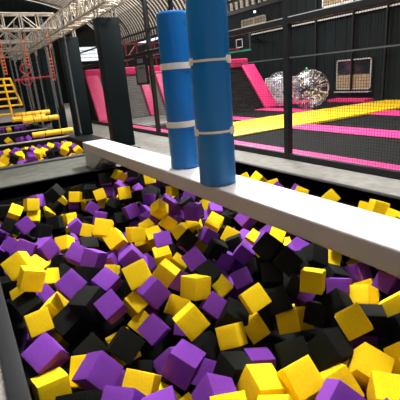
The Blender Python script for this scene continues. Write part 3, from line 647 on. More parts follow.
('b',1.467,5.286,-0.402,-0.417,0.532,0.543,-0.499,0.2),
('b',0.376,3.737,-0.608,-0.326,0.206,0.746,-0.543,0.2),
('p',2.81,5.983,-0.538,-0.354,0.847,-0.217,-0.331,0.2),
('b',3.536,3.993,-0.61,0.619,-0.213,-0.487,0.578,0.2),
('y',0.294,5.908,-0.622,0.188,0.78,-0.462,0.377,0.2),
('b',1.569,5.594,-0.62,0.674,0.668,0.298,0.106,0.2),
('b',0.747,5.558,-0.622,0.835,-0.536,0.045,-0.117,0.2),
('b',2.628,3.062,-0.627,0.561,0.571,-0.093,-0.592,0.2),
('b',2.912,3.302,-0.64,0.403,-0.58,0.697,0.124,0.2),
('p',1.238,3.755,-0.611,-0.311,0.035,0.7,-0.642,0.2),
('b',2.094,3.89,-0.646,-0.244,0.286,0.926,-0.049,0.2),
('b',3.401,3.425,-0.641,0.589,-0.221,0.096,0.772,0.2),
('p',0.309,4.418,-0.365,0.176,0.786,0.325,0.496,0.188),
('y',0.722,3.648,-0.466,0.939,0.255,-0.116,-0.2,0.189),
('p',0.594,5.303,-0.493,0.901,-0.267,0.048,-0.337,0.189),
('p',2.958,5.303,-0.495,-0.298,-0.285,0.616,0.671,0.198),
('b',3.873,5.962,-0.417,0.798,-0.08,-0.44,-0.403,0.2),
('b',3.808,3.308,-0.405,0.054,0.012,0.677,0.734,0.2),
('b',3.605,6.135,-0.388,0.893,-0.319,0.309,-0.072,0.2),
('b',3.901,6.936,-0.347,-0.499,-0.238,0.701,-0.451,0.2),
('p',2.47,1.178,-0.313,0.581,0.028,0.308,0.753,0.2),
('b',3.773,1.98,-0.209,-0.405,0.587,0.537,-0.451,0.2),
('b',3.273,1.674,-0.329,-0.141,-0.117,0.889,0.42,0.2),
('b',3.813,5.471,-0.37,0.685,0.581,-0.383,-0.217,0.2),
('b',3.009,1.573,-0.259,0.91,-0.116,0.266,0.296,0.2),
('b',3.36,5.064,-0.41,0.965,0.211,-0.043,-0.153,0.2),
('b',3.655,5.753,-0.395,0.642,0.522,0.557,0.073,0.2),
('b',3.617,5.29,-0.393,0.037,-0.272,0.604,0.748,0.2),
('b',2.735,3.164,-0.369,0.425,-0.234,0.862,0.147,0.2),
('b',0.817,3.862,-0.402,0.453,-0.223,0.306,0.807,0.2),
('b',0.135,7.082,-0.216,0.956,0.28,-0.025,-0.089,0.2),
('p',2.698,1.335,-0.315,0.393,-0.13,-0.247,0.876,0.2),
('b',3.566,3.331,-0.415,0.992,0.06,0.106,-0.003,0.2),
('p',3.89,4.579,-0.406,0.782,-0.395,-0.147,0.46,0.2),
('b',0.313,4.971,-0.358,0.265,0.534,0.57,-0.565,0.2),
('b',0.651,3.272,-0.4,0.292,-0.589,0.634,0.408,0.2),
('b',4.043,6.334,-0.604,0.33,0.258,0.555,0.718,0.2),
('b',3.758,3.566,-0.652,0.668,0.325,-0.029,0.669,0.2),
('b',3.879,3.168,-0.64,-0.416,0.635,0.144,0.635,0.2),
('b',3.831,6.538,-0.621,0.218,-0.586,-0.492,0.606,0.2),
('b',3.79,7.02,-0.629,-0.061,-0.34,0.923,0.171,0.2),
('b',1.167,4.679,-0.627,0.697,0.072,0.698,-0.148,0.2),
('y',0.347,1.901,-0.504,0.888,-0.457,0.032,0.038,0.2),
('y',3.735,5.268,-0.579,0.189,0.717,-0.571,-0.351,0.2),
('y',1.245,1.531,-0.641,0.044,0.807,-0.565,0.168,0.2),
('b',2.536,5.517,-0.548,-0.449,-0.177,0.478,0.734,0.2),
('b',3.425,1.707,-0.553,0.586,0.56,-0.488,-0.324,0.2),
('b',3.887,5.727,-0.586,-0.291,0.508,0.087,0.806,0.2),
('p',0.536,2.773,-0.658,-0.199,-0.367,0.15,0.896,0.2),
('p',1.819,2.622,-0.646,0.543,-0.667,-0.1,0.5,0.2),
('b',0.967,1.575,-0.586,0.292,0.873,0.288,-0.265,0.2),
('y',1.935,4.282,-0.645,0.828,0.345,-0.436,0.07,0.2),
('y',2.104,5.942,-0.632,0.957,0.077,-0.092,0.265,0.2),
('y',3.673,6.046,-0.659,0.787,-0.568,0.231,-0.067,0.2),
('y',1.035,3.588,-0.631,0.94,-0.015,0.32,-0.114,0.2),
('y',0.704,3.972,-0.579,0.548,-0.027,0.006,0.836,0.2),
('b',2.723,7.097,-0.586,0.559,-0.799,-0.214,-0.055,0.2),
('b',3.98,5.045,-0.642,0.715,-0.075,0.077,0.691,0.2),
('b',2.611,5.777,-0.525,0.289,0.424,0.777,0.366,0.2),
('y',1.04,4.38,-0.513,0.091,-0.515,0.778,0.348,0.2),
('p',3.207,3.049,-0.653,0.961,-0.203,-0.123,0.142,0.2),
('b',2.074,7.166,-0.599,0.705,-0.3,-0.13,-0.629,0.2),
('p',4.093,5.846,-0.589,0.754,0.172,-0.517,-0.368,0.2),
('y',4.049,2.178,-0.617,0.604,0.111,0.775,-0.151,0.2),
('y',1.196,4.025,-0.658,0.275,0.802,0.031,-0.529,0.2),
('b',0.543,6.59,-0.525,0.854,-0.383,0.282,0.212,0.2),
('p',2.275,1.083,-0.564,-0.163,0.382,0.867,-0.276,0.2),
('p',2.935,5.518,-0.619,-0.283,-0.338,-0.572,0.692,0.2),
('b',1.817,0.815,-0.414,0.841,-0.091,-0.481,-0.232,0.2),
('p',3.687,6.718,-0.599,0.726,0.241,-0.62,0.173,0.2),
('b',4.053,5.522,-0.653,-0.316,-0.199,0.771,-0.516,0.2),
('p',3.381,6.137,-0.6,0.512,-0.324,-0.085,0.791,0.2),
('b',1.426,1.273,-0.572,0.245,-0.455,0.218,0.828,0.2),
('y',3.682,1.906,-0.568,0.154,0.148,0.971,0.104,0.2),
('y',0.426,5.416,-0.656,-0.016,0.525,0.828,-0.197,0.2),
('y',1.9,0.979,-0.634,-0.298,0.09,-0.563,0.766,0.2),
('y',3.23,4.805,-0.624,0.34,0.158,0.876,-0.302,0.2),
('b',4.0,4.522,-0.639,0.918,-0.283,-0.183,-0.207,0.2),
('b',3.99,6.883,-0.643,-0.306,0.918,-0.185,0.171,0.2),
('b',3.106,1.516,-0.639,0.709,-0.323,0.182,-0.6,0.2),
('p',0.237,2.134,-0.588,0.232,-0.512,0.679,0.472,0.2),
('b',3.494,5.332,-0.639,-0.364,0.456,0.659,-0.474,0.2),
('y',1.488,1.757,-0.607,0.503,-0.058,-0.492,0.708,0.2),
('b',2.266,6.811,-0.544,0.75,0.633,-0.189,0.03,0.2),
('b',4.067,2.843,-0.624,0.741,-0.305,-0.536,0.265,0.2),
('y',0.328,4.585,-0.591,0.297,0.301,-0.231,0.876,0.2),
('b',1.049,4.94,-0.546,0.566,-0.015,0.408,0.717,0.2),
('b',4.059,3.887,-0.574,0.521,-0.834,-0.164,-0.078,0.2),
('b',1.562,1.03,-0.454,-0.028,-0.265,0.934,-0.239,0.2),
('b',2.324,6.981,-0.626,0.889,-0.072,-0.429,-0.145,0.2),
('b',1.905,1.827,-0.618,0.158,0.433,-0.515,0.723,0.2),
('p',0.581,1.795,-0.465,0.778,0.068,0.507,0.366,0.2),
('p',2.862,2.755,-0.613,0.028,0.809,0.567,-0.152,0.2),
('b',4.139,7.117,-0.647,-0.143,0.982,-0.121,-0.023,0.2),
('b',0.655,4.239,-0.641,-0.402,0.254,0.683,-0.554,0.2),
('p',2.24,5.72,-0.629,0.591,0.74,0.096,0.306,0.2),
('b',3.712,3.85,-0.654,-0.182,-0.104,-0.125,0.97,0.2),
('y',4.082,3.283,-0.626,0.794,-0.539,0.281,-0.015,0.2),
('y',0.672,6.89,-0.626,-0.272,0.835,0.398,0.267,0.2),
('p',3.643,4.236,-0.609,0.374,0.096,0.867,-0.315,0.2),
('p',3.909,4.286,-0.599,0.12,0.13,0.984,-0.032,0.2),
('b',3.497,4.992,-0.604,0.08,0.46,0.723,-0.509,0.2),
('b',2.665,1.245,-0.646,0.09,0.789,0.317,0.519,0.2),
('b',1.295,3.505,-0.629,0.552,-0.686,0.324,0.347,0.2),
('b',2.98,2.966,-0.581,0.462,-0.331,0.646,-0.51,0.2),
('y',3.845,4.037,-0.619,-0.014,0.798,-0.576,0.176,0.2),
('p',1.689,1.258,-0.624,0.259,0.438,0.349,0.787,0.2),
('p',1.748,3.462,-0.636,0.636,0.46,-0.442,-0.433,0.2),
('b',1.815,3.239,-0.653,0.13,-0.321,-0.014,0.938,0.2),
('b',2.778,5.254,-0.636,0.918,-0.131,0.263,0.267,0.2),
('b',4.09,2.491,-0.649,0.58,0.67,-0.416,-0.203,0.2),
('b',1.077,1.842,-0.632,0.611,0.112,0.648,0.441,0.2),
('p',3.269,2.787,-0.616,0.379,0.014,0.362,0.851,0.2),
('b',3.716,7.191,-0.452,0.151,0.949,0.03,-0.276,0.2),
('y',0.923,4.183,-0.577,-0.347,0.751,0.028,-0.562,0.2),
('b',3.027,3.887,-0.643,0.774,0.45,-0.441,-0.056,0.2),
('b',2.841,6.76,-0.629,0.303,0.862,-0.318,-0.253,0.2),
('p',3.06,6.014,-0.603,0.617,0.029,-0.637,0.46,0.2),
('p',3.663,6.32,-0.592,-0.106,-0.435,-0.004,0.894,0.2),
('y',2.833,4.477,-0.628,0.662,0.173,-0.316,-0.657,0.2),
('p',4.023,3.634,-0.653,-0.062,0.962,-0.234,-0.127,0.2),
('p',4.064,6.674,-0.53,0.61,-0.511,-0.586,-0.151,0.2),
('y',4.016,5.285,-0.623,0.233,-0.051,0.708,-0.665,0.2),
('p',1.61,5.31,-0.653,-0.061,-0.356,0.887,0.287,0.2),
('b',4.102,6.843,-0.361,0.684,0.463,0.56,0.071,0.2),
('b',0.51,2.071,-0.621,-0.293,0.403,-0.389,0.775,0.2),
('p',3.876,6.122,-0.536,0.791,-0.339,-0.399,0.318,0.2),
('b',3.674,5.53,-0.634,-0.291,-0.547,0.246,0.745,0.2),
('y',2.944,1.405,-0.476,0.673,0.263,0.474,0.504,0.2),
('b',1.295,1.861,-0.56,0.661,-0.307,0.611,0.31,0.2),
('b',0.875,4.462,-0.647,0.851,0.34,0.386,-0.107,0.2),
('b',3.472,3.783,-0.654,0.46,-0.335,0.466,0.678,0.2),
]
SMALL = [
('p', 0.85, 13.25, -0.2, 'first purple foam cube of the second pit beside the ledge, counting towards the pillars'),
('y', 1.1, 13.25, -0.2, 'first yellow foam cube of the second pit beside the ledge, counting towards the pillars'),
('y', 0.88, 12.03, -0.2, 'second yellow foam cube of the second pit beside the ledge, counting towards the pillars'),
('p', 1.36, 13.25, -0.2, 'second purple foam cube of the second pit beside the ledge, counting towards the pillars'),
('b', 1.12, 11.99, -0.2, 'first black foam cube of the second pit beside the ledge, counting towards the pillars'),
('p', 1.26, 13.02, -0.2, 'third purple foam cube of the second pit beside the ledge, counting towards the pillars'),
('y', 1.32, 12.36, -0.2, 'third yellow foam cube of the second pit beside the ledge, counting towards the pillars'),
('y', 1.63, 13.25, -0.2, 'fourth yellow foam cube of the second pit beside the ledge, counting towards the pillars'),
('b', 1.49, 12.8, -0.2, 'second black foam cube of the second pit beside the ledge, counting towards the pillars'),
('p', 1.73, 12.87, -0.2, 'fourth purple foam cube of the second pit beside the ledge, counting towards the pillars'),
('p', 1.54, 11.83, -0.2, 'fifth purple foam cube of the second pit beside the ledge, counting towards the pillars'),
('y', 1.85, 13.12, -0.2, 'fifth yellow foam cube of the second pit beside the ledge, counting towards the pillars'),
('p', 2.06, 13.25, -0.2, 'sixth purple foam cube of the second pit beside the ledge, counting towards the pillars'),
('y', 1.8, 12.18, -0.2, 'sixth yellow foam cube of the second pit beside the ledge, counting towards the pillars'),
('y', 1.99, 12.43, -0.2, 'seventh yellow foam cube of the second pit beside the ledge, counting towards the pillars'),
('p', 2.18, 12.97, -0.2, 'seventh purple foam cube of the second pit beside the ledge, counting towards the pillars'),
('b', 2.07, 11.81, -0.2, 'third black foam cube of the second pit beside the ledge, counting towards the pillars'),
('y', 2.35, 13.2, -0.2, 'eighth yellow foam cube of the second pit beside the ledge, counting towards the pillars'),
('b', 2.27, 12.01, -0.2, 'fourth black foam cube of the second pit beside the ledge, counting towards the pillars'),
('p', 2.6, 13.25, -0.2, 'eighth purple foam cube of the second pit beside the ledge, counting towards the pillars'),
('y', 2.51, 11.95, -0.2, 'ninth yellow foam cube of the second pit beside the ledge, counting towards the pillars'),
('p', 2.85, 13.25, -0.2, 'ninth purple foam cube of the second pit beside the ledge, counting towards the pillars'),
('y', 2.65, 12.43, -0.2, 'tenth yellow foam cube of the second pit beside the ledge, counting towards the pillars'),
('y', 2.85, 13.25, -0.2, 'eleventh yellow foam cube of the second pit beside the ledge, counting towards the pillars'),
('y', 2.85, 12.83, -0.2, 'twelfth yellow foam cube of the second pit beside the ledge, counting towards the pillars'),
('y', 2.85, 12.58, -0.2, 'thirteenth yellow foam cube of the second pit beside the ledge, counting towards the pillars'),
('y', 2.85, 11.64, -0.2, 'fourteenth yellow foam cube of the second pit beside the ledge, counting towards the pillars'),
('p', 2.85, 12.27, -0.2, 'tenth purple foam cube of the second pit beside the ledge, counting towards the pillars'),
('y', 1.44, 15.85, -0.12, 'only yellow foam cube in the third pit beyond the padded divider'),
('p', 1.82, 15.83, -0.12, 'first purple foam cube of the third pit beyond the padded divider, counting towards the pillars'),
('p', 2.09, 15.79, -0.12, 'second purple foam cube of the third pit beyond the padded divider, counting towards the pillars'),
('b', 2.37, 15.75, -0.12, 'only black foam cube in the third pit beyond the padded divider'),
('p', 2.73, 16.52, -0.12, 'third purple foam cube of the third pit beyond the padded divider, counting towards the pillars'),
('p', 2.85, 16.86, -0.12, 'fourth purple foam cube of the third pit beyond the padded divider, counting towards the pillars'),
('p', 1.67, 20.51, -0.1, 'first purple foam cube of the fourth pit in the distance, counting towards the pillars'),
('y', 1.98, 20.57, -0.1, 'only yellow foam cube in the fourth pit in the distance'),
('p', 2.34, 20.56, -0.1, 'second purple foam cube of the fourth pit in the distance, counting towards the pillars'),
('p', 2.62, 20.7, -0.1, 'third purple foam cube of the fourth pit in the distance, counting towards the pillars'),
('b', 2.85, 20.2, -0.1, 'only black foam cube in the fourth pit in the distance'),
('p', 2.85, 20.61, -0.1, 'fourth purple foam cube of the fourth pit in the distance, counting towards the pillars'),
]
# ------------------------------------------------------------------ setting
XP, YP = 4.28, 7.4
pits = [(.05, 3.05, 9.45, 13.45), (.05, 3.05, 13.85, 17.2), (.05, 3.05, 17.6, 20.9), (.05, 3.05, 21.3, 24.6)]
f = MB()
f.box(-6, 0, -4, 30, -.2, 0)                                  # deck beside the pits
f.box(XP, 16, -4, YP, -.2, 0)
f.box(5.0, 16, YP, 44, -.2, 0)
f.box(3.1, 5.0, YP, 44, -.2, 0)
f.box(0, XP, -4, -.4, -.2, 0)
f.box(-6, 3.1, 24.7, 44, -.2, 0)
struct(f, 'floor', 'carpet')
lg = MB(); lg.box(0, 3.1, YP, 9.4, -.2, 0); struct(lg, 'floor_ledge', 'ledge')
w = MB()
w.box(-.05, 0, -.4, YP, -1.2, -.004); w.box(XP, XP + .05, -.4, YP, -1.2, -.004)
w.box(-.05, XP + .05, YP, YP + .05, -1.2, -.004); w.box(-.05, XP + .05, -.45, -.4, -1.2, -.004)
w.box(-.05, XP + .05, -.45, YP + .05, -1.25, -1.2)
struct(w, 'wall_pit', 'pit_black')
for i, (x0, x1, y0, y1) in enumerate(pits):
    w = MB(); w.box(x0 - .04, x0, y0, y1, -1., 0); w.box(x1, x1 + .04, y0, y1, -1., 0); w.box(x0 - .04, x1 + .04, y0 - .04, y0, -1, 0)
    w.box(x0 - .04, x1 + .04, y1, y1 + .04, -1, 0); w.box(x0 - .04, x1 + .04, y0 - .04, y1 + .04, -1.05, -1)
    struct(w, 'wall_pit', 'pit_black')
# rim pads
def pad(name, x0, x1, y0, y1, z0, z1, m, label, cat, group=None, bevel=.02):
    o = MB().box(x0, x1, y0, y1, z0, z1).build(name, m, origin=((x0 + x1) / 2, (y0 + y1) / 2, z0), bevel=bevel, smooth=True)
    return tag(o, label, cat, group)
pad('rim_pad', -.11, .0, -.4, YP + .06, 0, .03, 'black_pad', 'dark padded rim strip running down the open side of the big foam pit', 'rim pad')
pad('rim_pad', 0, 2.05, YP - .03, YP + .06, 0, .03, 'black_pad', 'black padded rim strip where the big pit meets the grey ledge', 'rim pad')
pad('rim_pad', XP - .02, XP + .07, -.4, YP - .04, .0, .02, 'black_pad', 'thin black rim strip under the pale kerb facing the net fence', 'rim pad')
pad('rim_pad', -.1, 3.1, 9.28, 9.46, 0, .05, 'grey_pad', 'grey padded rim of the second foam pit beside the ledge', 'rim pad')
for k, (y0, y1) in enumerate(((13.45, 13.85), (17.2, 17.6), (20.9, 21.3))):
    o = empty('pit_divider', (1.5, (y0 + y1) / 2, 0), ('black padded divider behind the second foam pit, under the lowest yellow roll',
              'black padded divider behind the third foam pit', 'black padded divider most distant from the big pit')[k], 'pit divider')
    MB().box(0.05, 3.1, y0, y1, .0, .03).build('divider_body', 'black_pad', o, bevel=.02)
    MB().box(0.05, 3.1, y0 - .01, y0 + .1, .03, .06).build('divider_trim', 'steel_edge', o)
pad('pillar_mat', 3.06, 3.74, 9.0, 24, .0, .03, 'black_pad', 'black mat under the row of padded pillars', 'mat')

# far walls
wr = MB()
wr.box(15.5, 15.7, -4, 44, 0, 5.2)
for k in range(80):
    y = -4 + k * .6
    wr.box(15.485, 15.5, y, y + .08, .3, 5.15)
struct(wr, 'wall_right', 'wall')
H_ = 5.3
def arch(x): return 5.2 + H_ * math.sqrt(max(0, 1 - ((x - 4) / 11.6) ** 2))
wb = MB()
xs = [-7.5 + i * 23 / 40 for i in range(41)]
poly = [(x, 44, arch(x) - .02) for x in xs] + [(15.5, 44, 0), (-7.5, 44, 0)]
wb.prism(poly, (0, .2, 0))
for k in range(38): 
    x = -7 + k * .6; wb.box(x, x + .1, 43.95, 44, .2, min(arch(x), arch(x + .1)) - .3)
for z in (3.2, 4.0, 6.4, 7.3): wb.box(-7.5, 15.4, 43.85, 43.97, z, z + .12)
struct(wb, 'wall_back', 'wall')
struct(MB().box(-7.6, -7.4, -4, 44, 0, 5.2), 'wall_left', 'wall')
rf = MB(); NX, PY_ = 48, .5; ny = int(48 / (PY_ / 4)); 
for j in range(ny + 1):
    y = -4 + j * PY_ / 4; off = (0, .08, .16, .08)[j % 4]
    for i in range(NX + 1):
        t = PI * i / NX
        rf.v.append(Vector((4 - math.cos(t) * (11.6 - off * .6), y, 5.2 + math.sin(t) * H_ - off * math.sin(t))))
for j in range(ny):
    for i in range(NX):
        a = j * (NX + 1) + i; rf.f.append((a, a + 1, a + NX + 2, a + NX + 1))
struct(rf, 'ceiling', 'roof', smooth=False)
rb = MB()
for j in range(95):
    y = -3.8 + j * .5
    for i in range(40):
        a = PI * i / 40; b_ = PI * (i + 1) / 40
        P4 = [Vector((4 - math.cos(t) * rr_, yy_, 5.2 + math.sin(t) * (rr_ - 11.6 + H_))) for t, rr_ in ((a, 11.6), (b_, 11.6), (b_, 11.4), (a, 11.4)) for yy_ in (y,)]
        rb.prism(P4, (0, .09, 0))
struct(rb, 'trim_13', 'roof_rib')
# roof purlins and ties
for k, y in enumerate((12, 18, 24, 30, 36, 42)):
    m_ = MB(); pts = [(4 - math.cos(t) * 11.35, y, 5.1 + math.sin(t) * (H_ - .25)) for t in [PI * i / 30 for i in range(31)]]
    m_.path(pts, .06, 6)
    o = struct(m_, 'trim_%d' % (k + 1), 'steel_black')
# bands along the side wall
struct(MB().box(15.38, 15.46, -4, 44, 3.62, 3.68), 'trim_7', 'steel_edge')
struct(MB().box(15.36, 15.5, -4, 44, 4.95, 5.15), 'trim_8', 'steel_black')

def wall_window(i, x, y0, y1, z0, z1, muntins, pane, low=None, frame='white', ft=.05):
    o = empty('window_%d' % i, (x, (y0 + y1) / 2, z0), None, None); o['kind'] = 'structure'
    del_ = MB()
    del_.box(x - .06, x, y0, y1, z0, z0 + ft); del_.box(x - .06, x, y0, y1, z1 - ft, z1)
    del_.box(x - .06, x, y0, y0 + ft, z0, z1); del_.box(x - .06, x, y1 - ft, y1, z0, z1)
    for m_ in muntins: del_.box(x - .06, x, m_ - ft / 2, m_ + ft / 2, z0, z1)
    del_.build('window_frame', frame, o)
    MB().box(x - .03, x - .01, y0, y1, z0, z1).build('window_pane', pane, o)
    if low: MB().box(x - .045, x - .03, y0 + ft, y1 - ft, z0 + ft, z0 + (z1 - z0) * low).build('window_screen', 'brown', o)
    return o
wall_window(1, 15.44, 10.78, 12.6, .5, 1.8, (11.75,), 'dark_glass', .5, 'frame_grey', ft=.055)
wall_window(2, 15.44, 17.4, 19.5, 4.12, 4.52, (18.4,), 'brown', ft=.05)
wall_window(3, 15.44, 11.3, 13.5, 4.12, 4.85, (12.4,), 'brown', ft=.07)
o = MB().box(15.25, 15.46, 10.75, 12.6, .38, .42).build('trim_9', 'frame_grey'); o['kind'] = 'structure'
wall_window(4, 15.46, 29.5, 34.8, 4.72, 5.12, (31, 32.6), 'daylight', frame='steel_black', ft=.05)
for y, n_ in ((10.15, 10), (13.81, 11), (11.74, 12)):
    struct(MB().box(15.3, 15.42, y - .035, y + .035, 0, 5.), 'trim_%d' % n_, 'steel_black')
# bright louvred window of the end wall
o = empty('window_5', (14, 44, 4.3), None, None); o['kind'] = 'structure'
MB().box(12.4, 15.2, 43.9, 43.94, 4.1, 5.6).build('window_pane', 'daylight', o)
m_ = MB()
for k in range(5): m_.box(12.4, 15.2, 43.8, 43.9, 4.1 + k * .36, 4.16 + k * .36)
m_.box(12.3, 12.4, 43.8, 43.95, 4.1, 5.6); m_.box(15.2, 15.3, 43.8, 43.95, 4.1, 5.6)
m_.build('window_frame', 'steel_edge', o)
o = empty('wall_lamp', (15.3, 18.12, 4.72), 'small white lamp fixed high on the dark wall above the upper window', 'lamp')
MB().box(15.3, 15.46, 18.05, 18.19, 4.75, 4.83).build('lamp_bracket', 'steel_black', o)
MB().lathe([(.03, 0), (.07, .03), (.08, .07), (.05, .11)], (15.25, 18.12, 4.7), 20).build('lamp_head', 'lampglow', o)

# ------------------------------------------------------------------ balance beam over the pit
bm_ = empty('balance_beam', (2.32, 7.9, 0), 'long pale padded beam bridging the foam pit with two blue rolls on it', 'beam')
b = MB(); b.box(2.09, 2.57, -.35, 8.12, .315, .5).build('beam_top', 'beam', bm_, bevel=.022, smooth=True, seg=3)
l = MB(); l.prism([(2.095, 8.12, .33), (2.095, 6.9, .33), (2.095, 7.6, .0), (2.095, 8.11, .0)], (.1, 0, 0)).build('leg', 'beam', bm_, bevel=.015, smooth=True)
l = MB(); l.prism([(2.465, 8.12, .33), (2.465, 6.9, .33), (2.465, 7.6, .0), (2.465, 8.11, .0)], (.1, 0, 0)).build('leg', 'beam', bm_, bevel=.015, smooth=True)

# ------------------------------------------------------------------ blue rolls
def roll(x, y, r, top, zb, label):
    o = empty('hanging_punch_roll', (x, y, .5), label, 'padded roll')
    prof = [(r * .93, .5), (r, .515)]
    n = 40
    for k in range(n + 1):
        z = .53 + (top - .56) * k / n
        rr = r * (1 + .006 * math.sin(z * 37) + .004 * math.sin(z * 91))
        for q in zb: rr *= 1 - .035 * math.exp(-((z - q) / .03) ** 2)
        prof.append((rr, z))
    prof += [(r, top - .02), (r * .94, top)]
    MB().lathe(prof, (x, y, 0), 48).build('roll_body', 'blue', o, smooth=True)
    for q in zb:
        s = MB(); n0 = 72; rings = []
        for k in range(n0):
            t = 2 * PI * k / n0
            wv = abs(((t + .62) % (2 * PI)) - PI) / PI          # wide buckle tabs on one side, narrow webbing elsewhere
            hw = .036 if x > 2.3 or wv > .80 or wv < .22 else .012
            rr = r * .985 + .008
            for a_, b_ in ((rr, -hw), (rr + .006, -hw), (rr + .006, hw), (rr, hw)):
                s.v.append(Vector((x + a_ * math.cos(t), y + a_ * math.sin(t), q + b_)))
        for k in range(n0):
            for e in range(4):
                a0 = k * 4 + e; a1 = k * 4 + (e + 1) % 4; c0 = ((k + 1) % n0) * 4 + e; c1 = ((k + 1) % n0) * 4 + (e + 1) % 4
                s.f.append((a0, a1, c1, c0))
        st = s.build('strap', 'strap', o)
    return o
r1 = roll(2.38, 4.313, .182, 2.33, (1.06, 1.74), 'slimmer blue padded roll standing further along the pale beam, its top visible')
r2 = roll(2.235, 3.355, .196, 3.15, (1.06, 1.74), 'nearer and taller blue padded roll on the pale beam, cut by the picture top')
MB().path([(2.38, 4.313, 2.30), (2.38, 4.313, 4.6)], .03, 10).build('rope', 'steel_black', r1)
MB().path([(2.235, 3.355, 3.13), (2.235, 3.355, 4.6)], .03, 10).build('rope', 'steel_black', r2)

# ------------------------------------------------------------------ padded pillars with truss above
def truss_box(mb_, a, b, w, h, n, vert=False):
    """box truss between a and b (both at the low side centre); chords and zigzag webs"""
    a = Vector(a); b = Vector(b); d = (b - a).normalized(); L = (b - a).length
    sd = d.cross(Vector((0, 0, 1))).normalized() if not vert else Vector((1, 0, 0))
    up = Vector((0, 0, 1)) if not vert else Vector((0, 1, 0))
    cs = [sd * (w / 2) * i + up * h * j for i in (-1, 1) for j in (0, 1)]
    for c in cs: mb_.bar(a + c, b + c, .055, seg=8)
    for k in range(n + 1):
        p = a + d * L * k / n
        for i, j in ((0, 1), (2, 3), (0, 2), (1, 3)): mb_.bar(p + cs[i], p + cs[j], .032, seg=6)
        if k < n:
            q = a + d * L * (k + 1) / n
            for i, j in ((0, 1), (2, 3), (0, 2), (1, 3)):
                if k % 2: i, j = j, i
                mb_.bar(p + cs[i], q + cs[j], .032, seg=6)
PX = (3.27, 3.82)
pyl = [9.5, 13.15, 16.6, 19.8, 23.2]
lb = ['tall dark padded pillar closest to the blue rolls, seen whole beside the beam',
      'dark padded pillar second in the row, with pale truss posts on top',
      'dark padded pillar third in the row behind the yellow trapeze rolls',
      'dark padded pillar fourth in the row, behind the red hanging ring',
      'dark padded pillar most distant in the row beyond the yellow frame']
for y, s_ in zip(pyl, lb):
    o = empty('padded_pillar', (3.45, y + .17, .03), s_, 'pillar', 'padded pillars holding the truss')
    MB().box(PX[0], PX[1], y, y + .36, .03, 3.1).build('pillar_pad', 'pillar', o, bevel=.03, smooth=True)
    m_ = MB()
    for xx in (PX[0] + .06, PX[1] - .06):
        for yy in (y + .06, y + .30): m_.bar((xx, yy, 3.08), (xx, yy, 3.32), .05, seg=8)
    m_.build('truss_post', 'alu', o)
t = MB(); truss_box(t, (3.54, 8.9, 3.32), (3.54, 25, 3.32), .44, .46, 40)
tag(t.build('box_truss', 'alu', origin=(3.45, 9, 3.32)), 'long pale box truss running along the tops of the dark pillars', 'truss')
for y, s_ in zip(pyl[1:], ['pale cross truss over the second pillar, lowest edge of the ceiling grid', 'pale cross truss over the third pillar',
                      'pale cross truss over the fourth pillar', 'pale cross truss over the last pillar']):
    t = MB(); truss_box(t, (-3, y + .17, 3.34), (3.2, y + .17, 3.34), .36, .42, 13)
    tag(t.build('box_truss', 'alu', origin=(0, y, 3.34)), s_, 'truss', 'cross trusses over the small pits')

# ------------------------------------------------------------------ net fence
FX = 5.1
fe = empty('net_fence', (FX, 8, 0), 'tall black steel fence strung with square mesh netting beside the trampolines', 'fence')
for y in (1.2, 5.22, 10.72, 18.5):
    p = MB().box(FX - .055, FX + .055, y - .055, y + .055, 0, 4.6).build('post', 'steel_black', fe, bevel=.008)
MB().box(FX - .05, FX + .05, 1.2, 18.6, .0, .11).build('bottom_rail', 'steel_black', fe, bevel=.008)
MB().box(FX - .05, FX + .05, 1.2, 18.6, 2.32, 2.42).build('top_rail', 'steel_black', fe, bevel=.012)
MB().box(FX - .012, FX + .012, 1.2, 10.7, 1.775, 1.795).build('middle_rail', 'grey_steel', fe)
MB().box(FX - .02, FX + .02, 1.2, 18.6, 2.93, 2.98).build('upper_rail', 'steel_black', fe)
MB().box(FX - .045, FX + .045, 1.2, 10.6, 2.42, 2.432).build('rail_highlight', 'steel_edge', fe)  # pale strip added on the black rail to paint its highlight
nt_ = MB(); cell = .045; tw = .0042
yy = 1.25
while yy < 18.5:
    nt_.box(FX + .05, FX + .05 + tw, yy - tw / 2, yy + tw / 2, .1, 3.7); yy += cell
zz = .14
while zz < 3.7:
    nt_.box(FX + .05, FX + .05 + tw, 1.25, 18.5, zz - tw / 2, zz + tw / 2); zz += cell
nt_.build('netting', 'net', fe)
# notice board on the fence
sg = empty('notice_board', (FX - .08, 11.25, 1.5), 'dark framed grey notice board hanging on the net fence', 'sign')
MB().box(FX - .10, FX - .06, 10.82, 11.68, 1.5, 2.3).build('board_frame', 'steel_black', sg, bevel=.006)
MB().box(FX - .108, FX - .10, 10.93, 11.57, 1.56, 2.06).build('board_face', 'sign', sg)
MB().box(FX - .108, FX - .10, 11.05, 11.45, 2.12, 2.24).build('header_plate', 'sign', sg)
m_ = MB(); m_.box(FX - .112, FX - .108, 10.98, 11.42, 1.96, 2.0)
m_.build('print_bar', 'sign_print', sg)

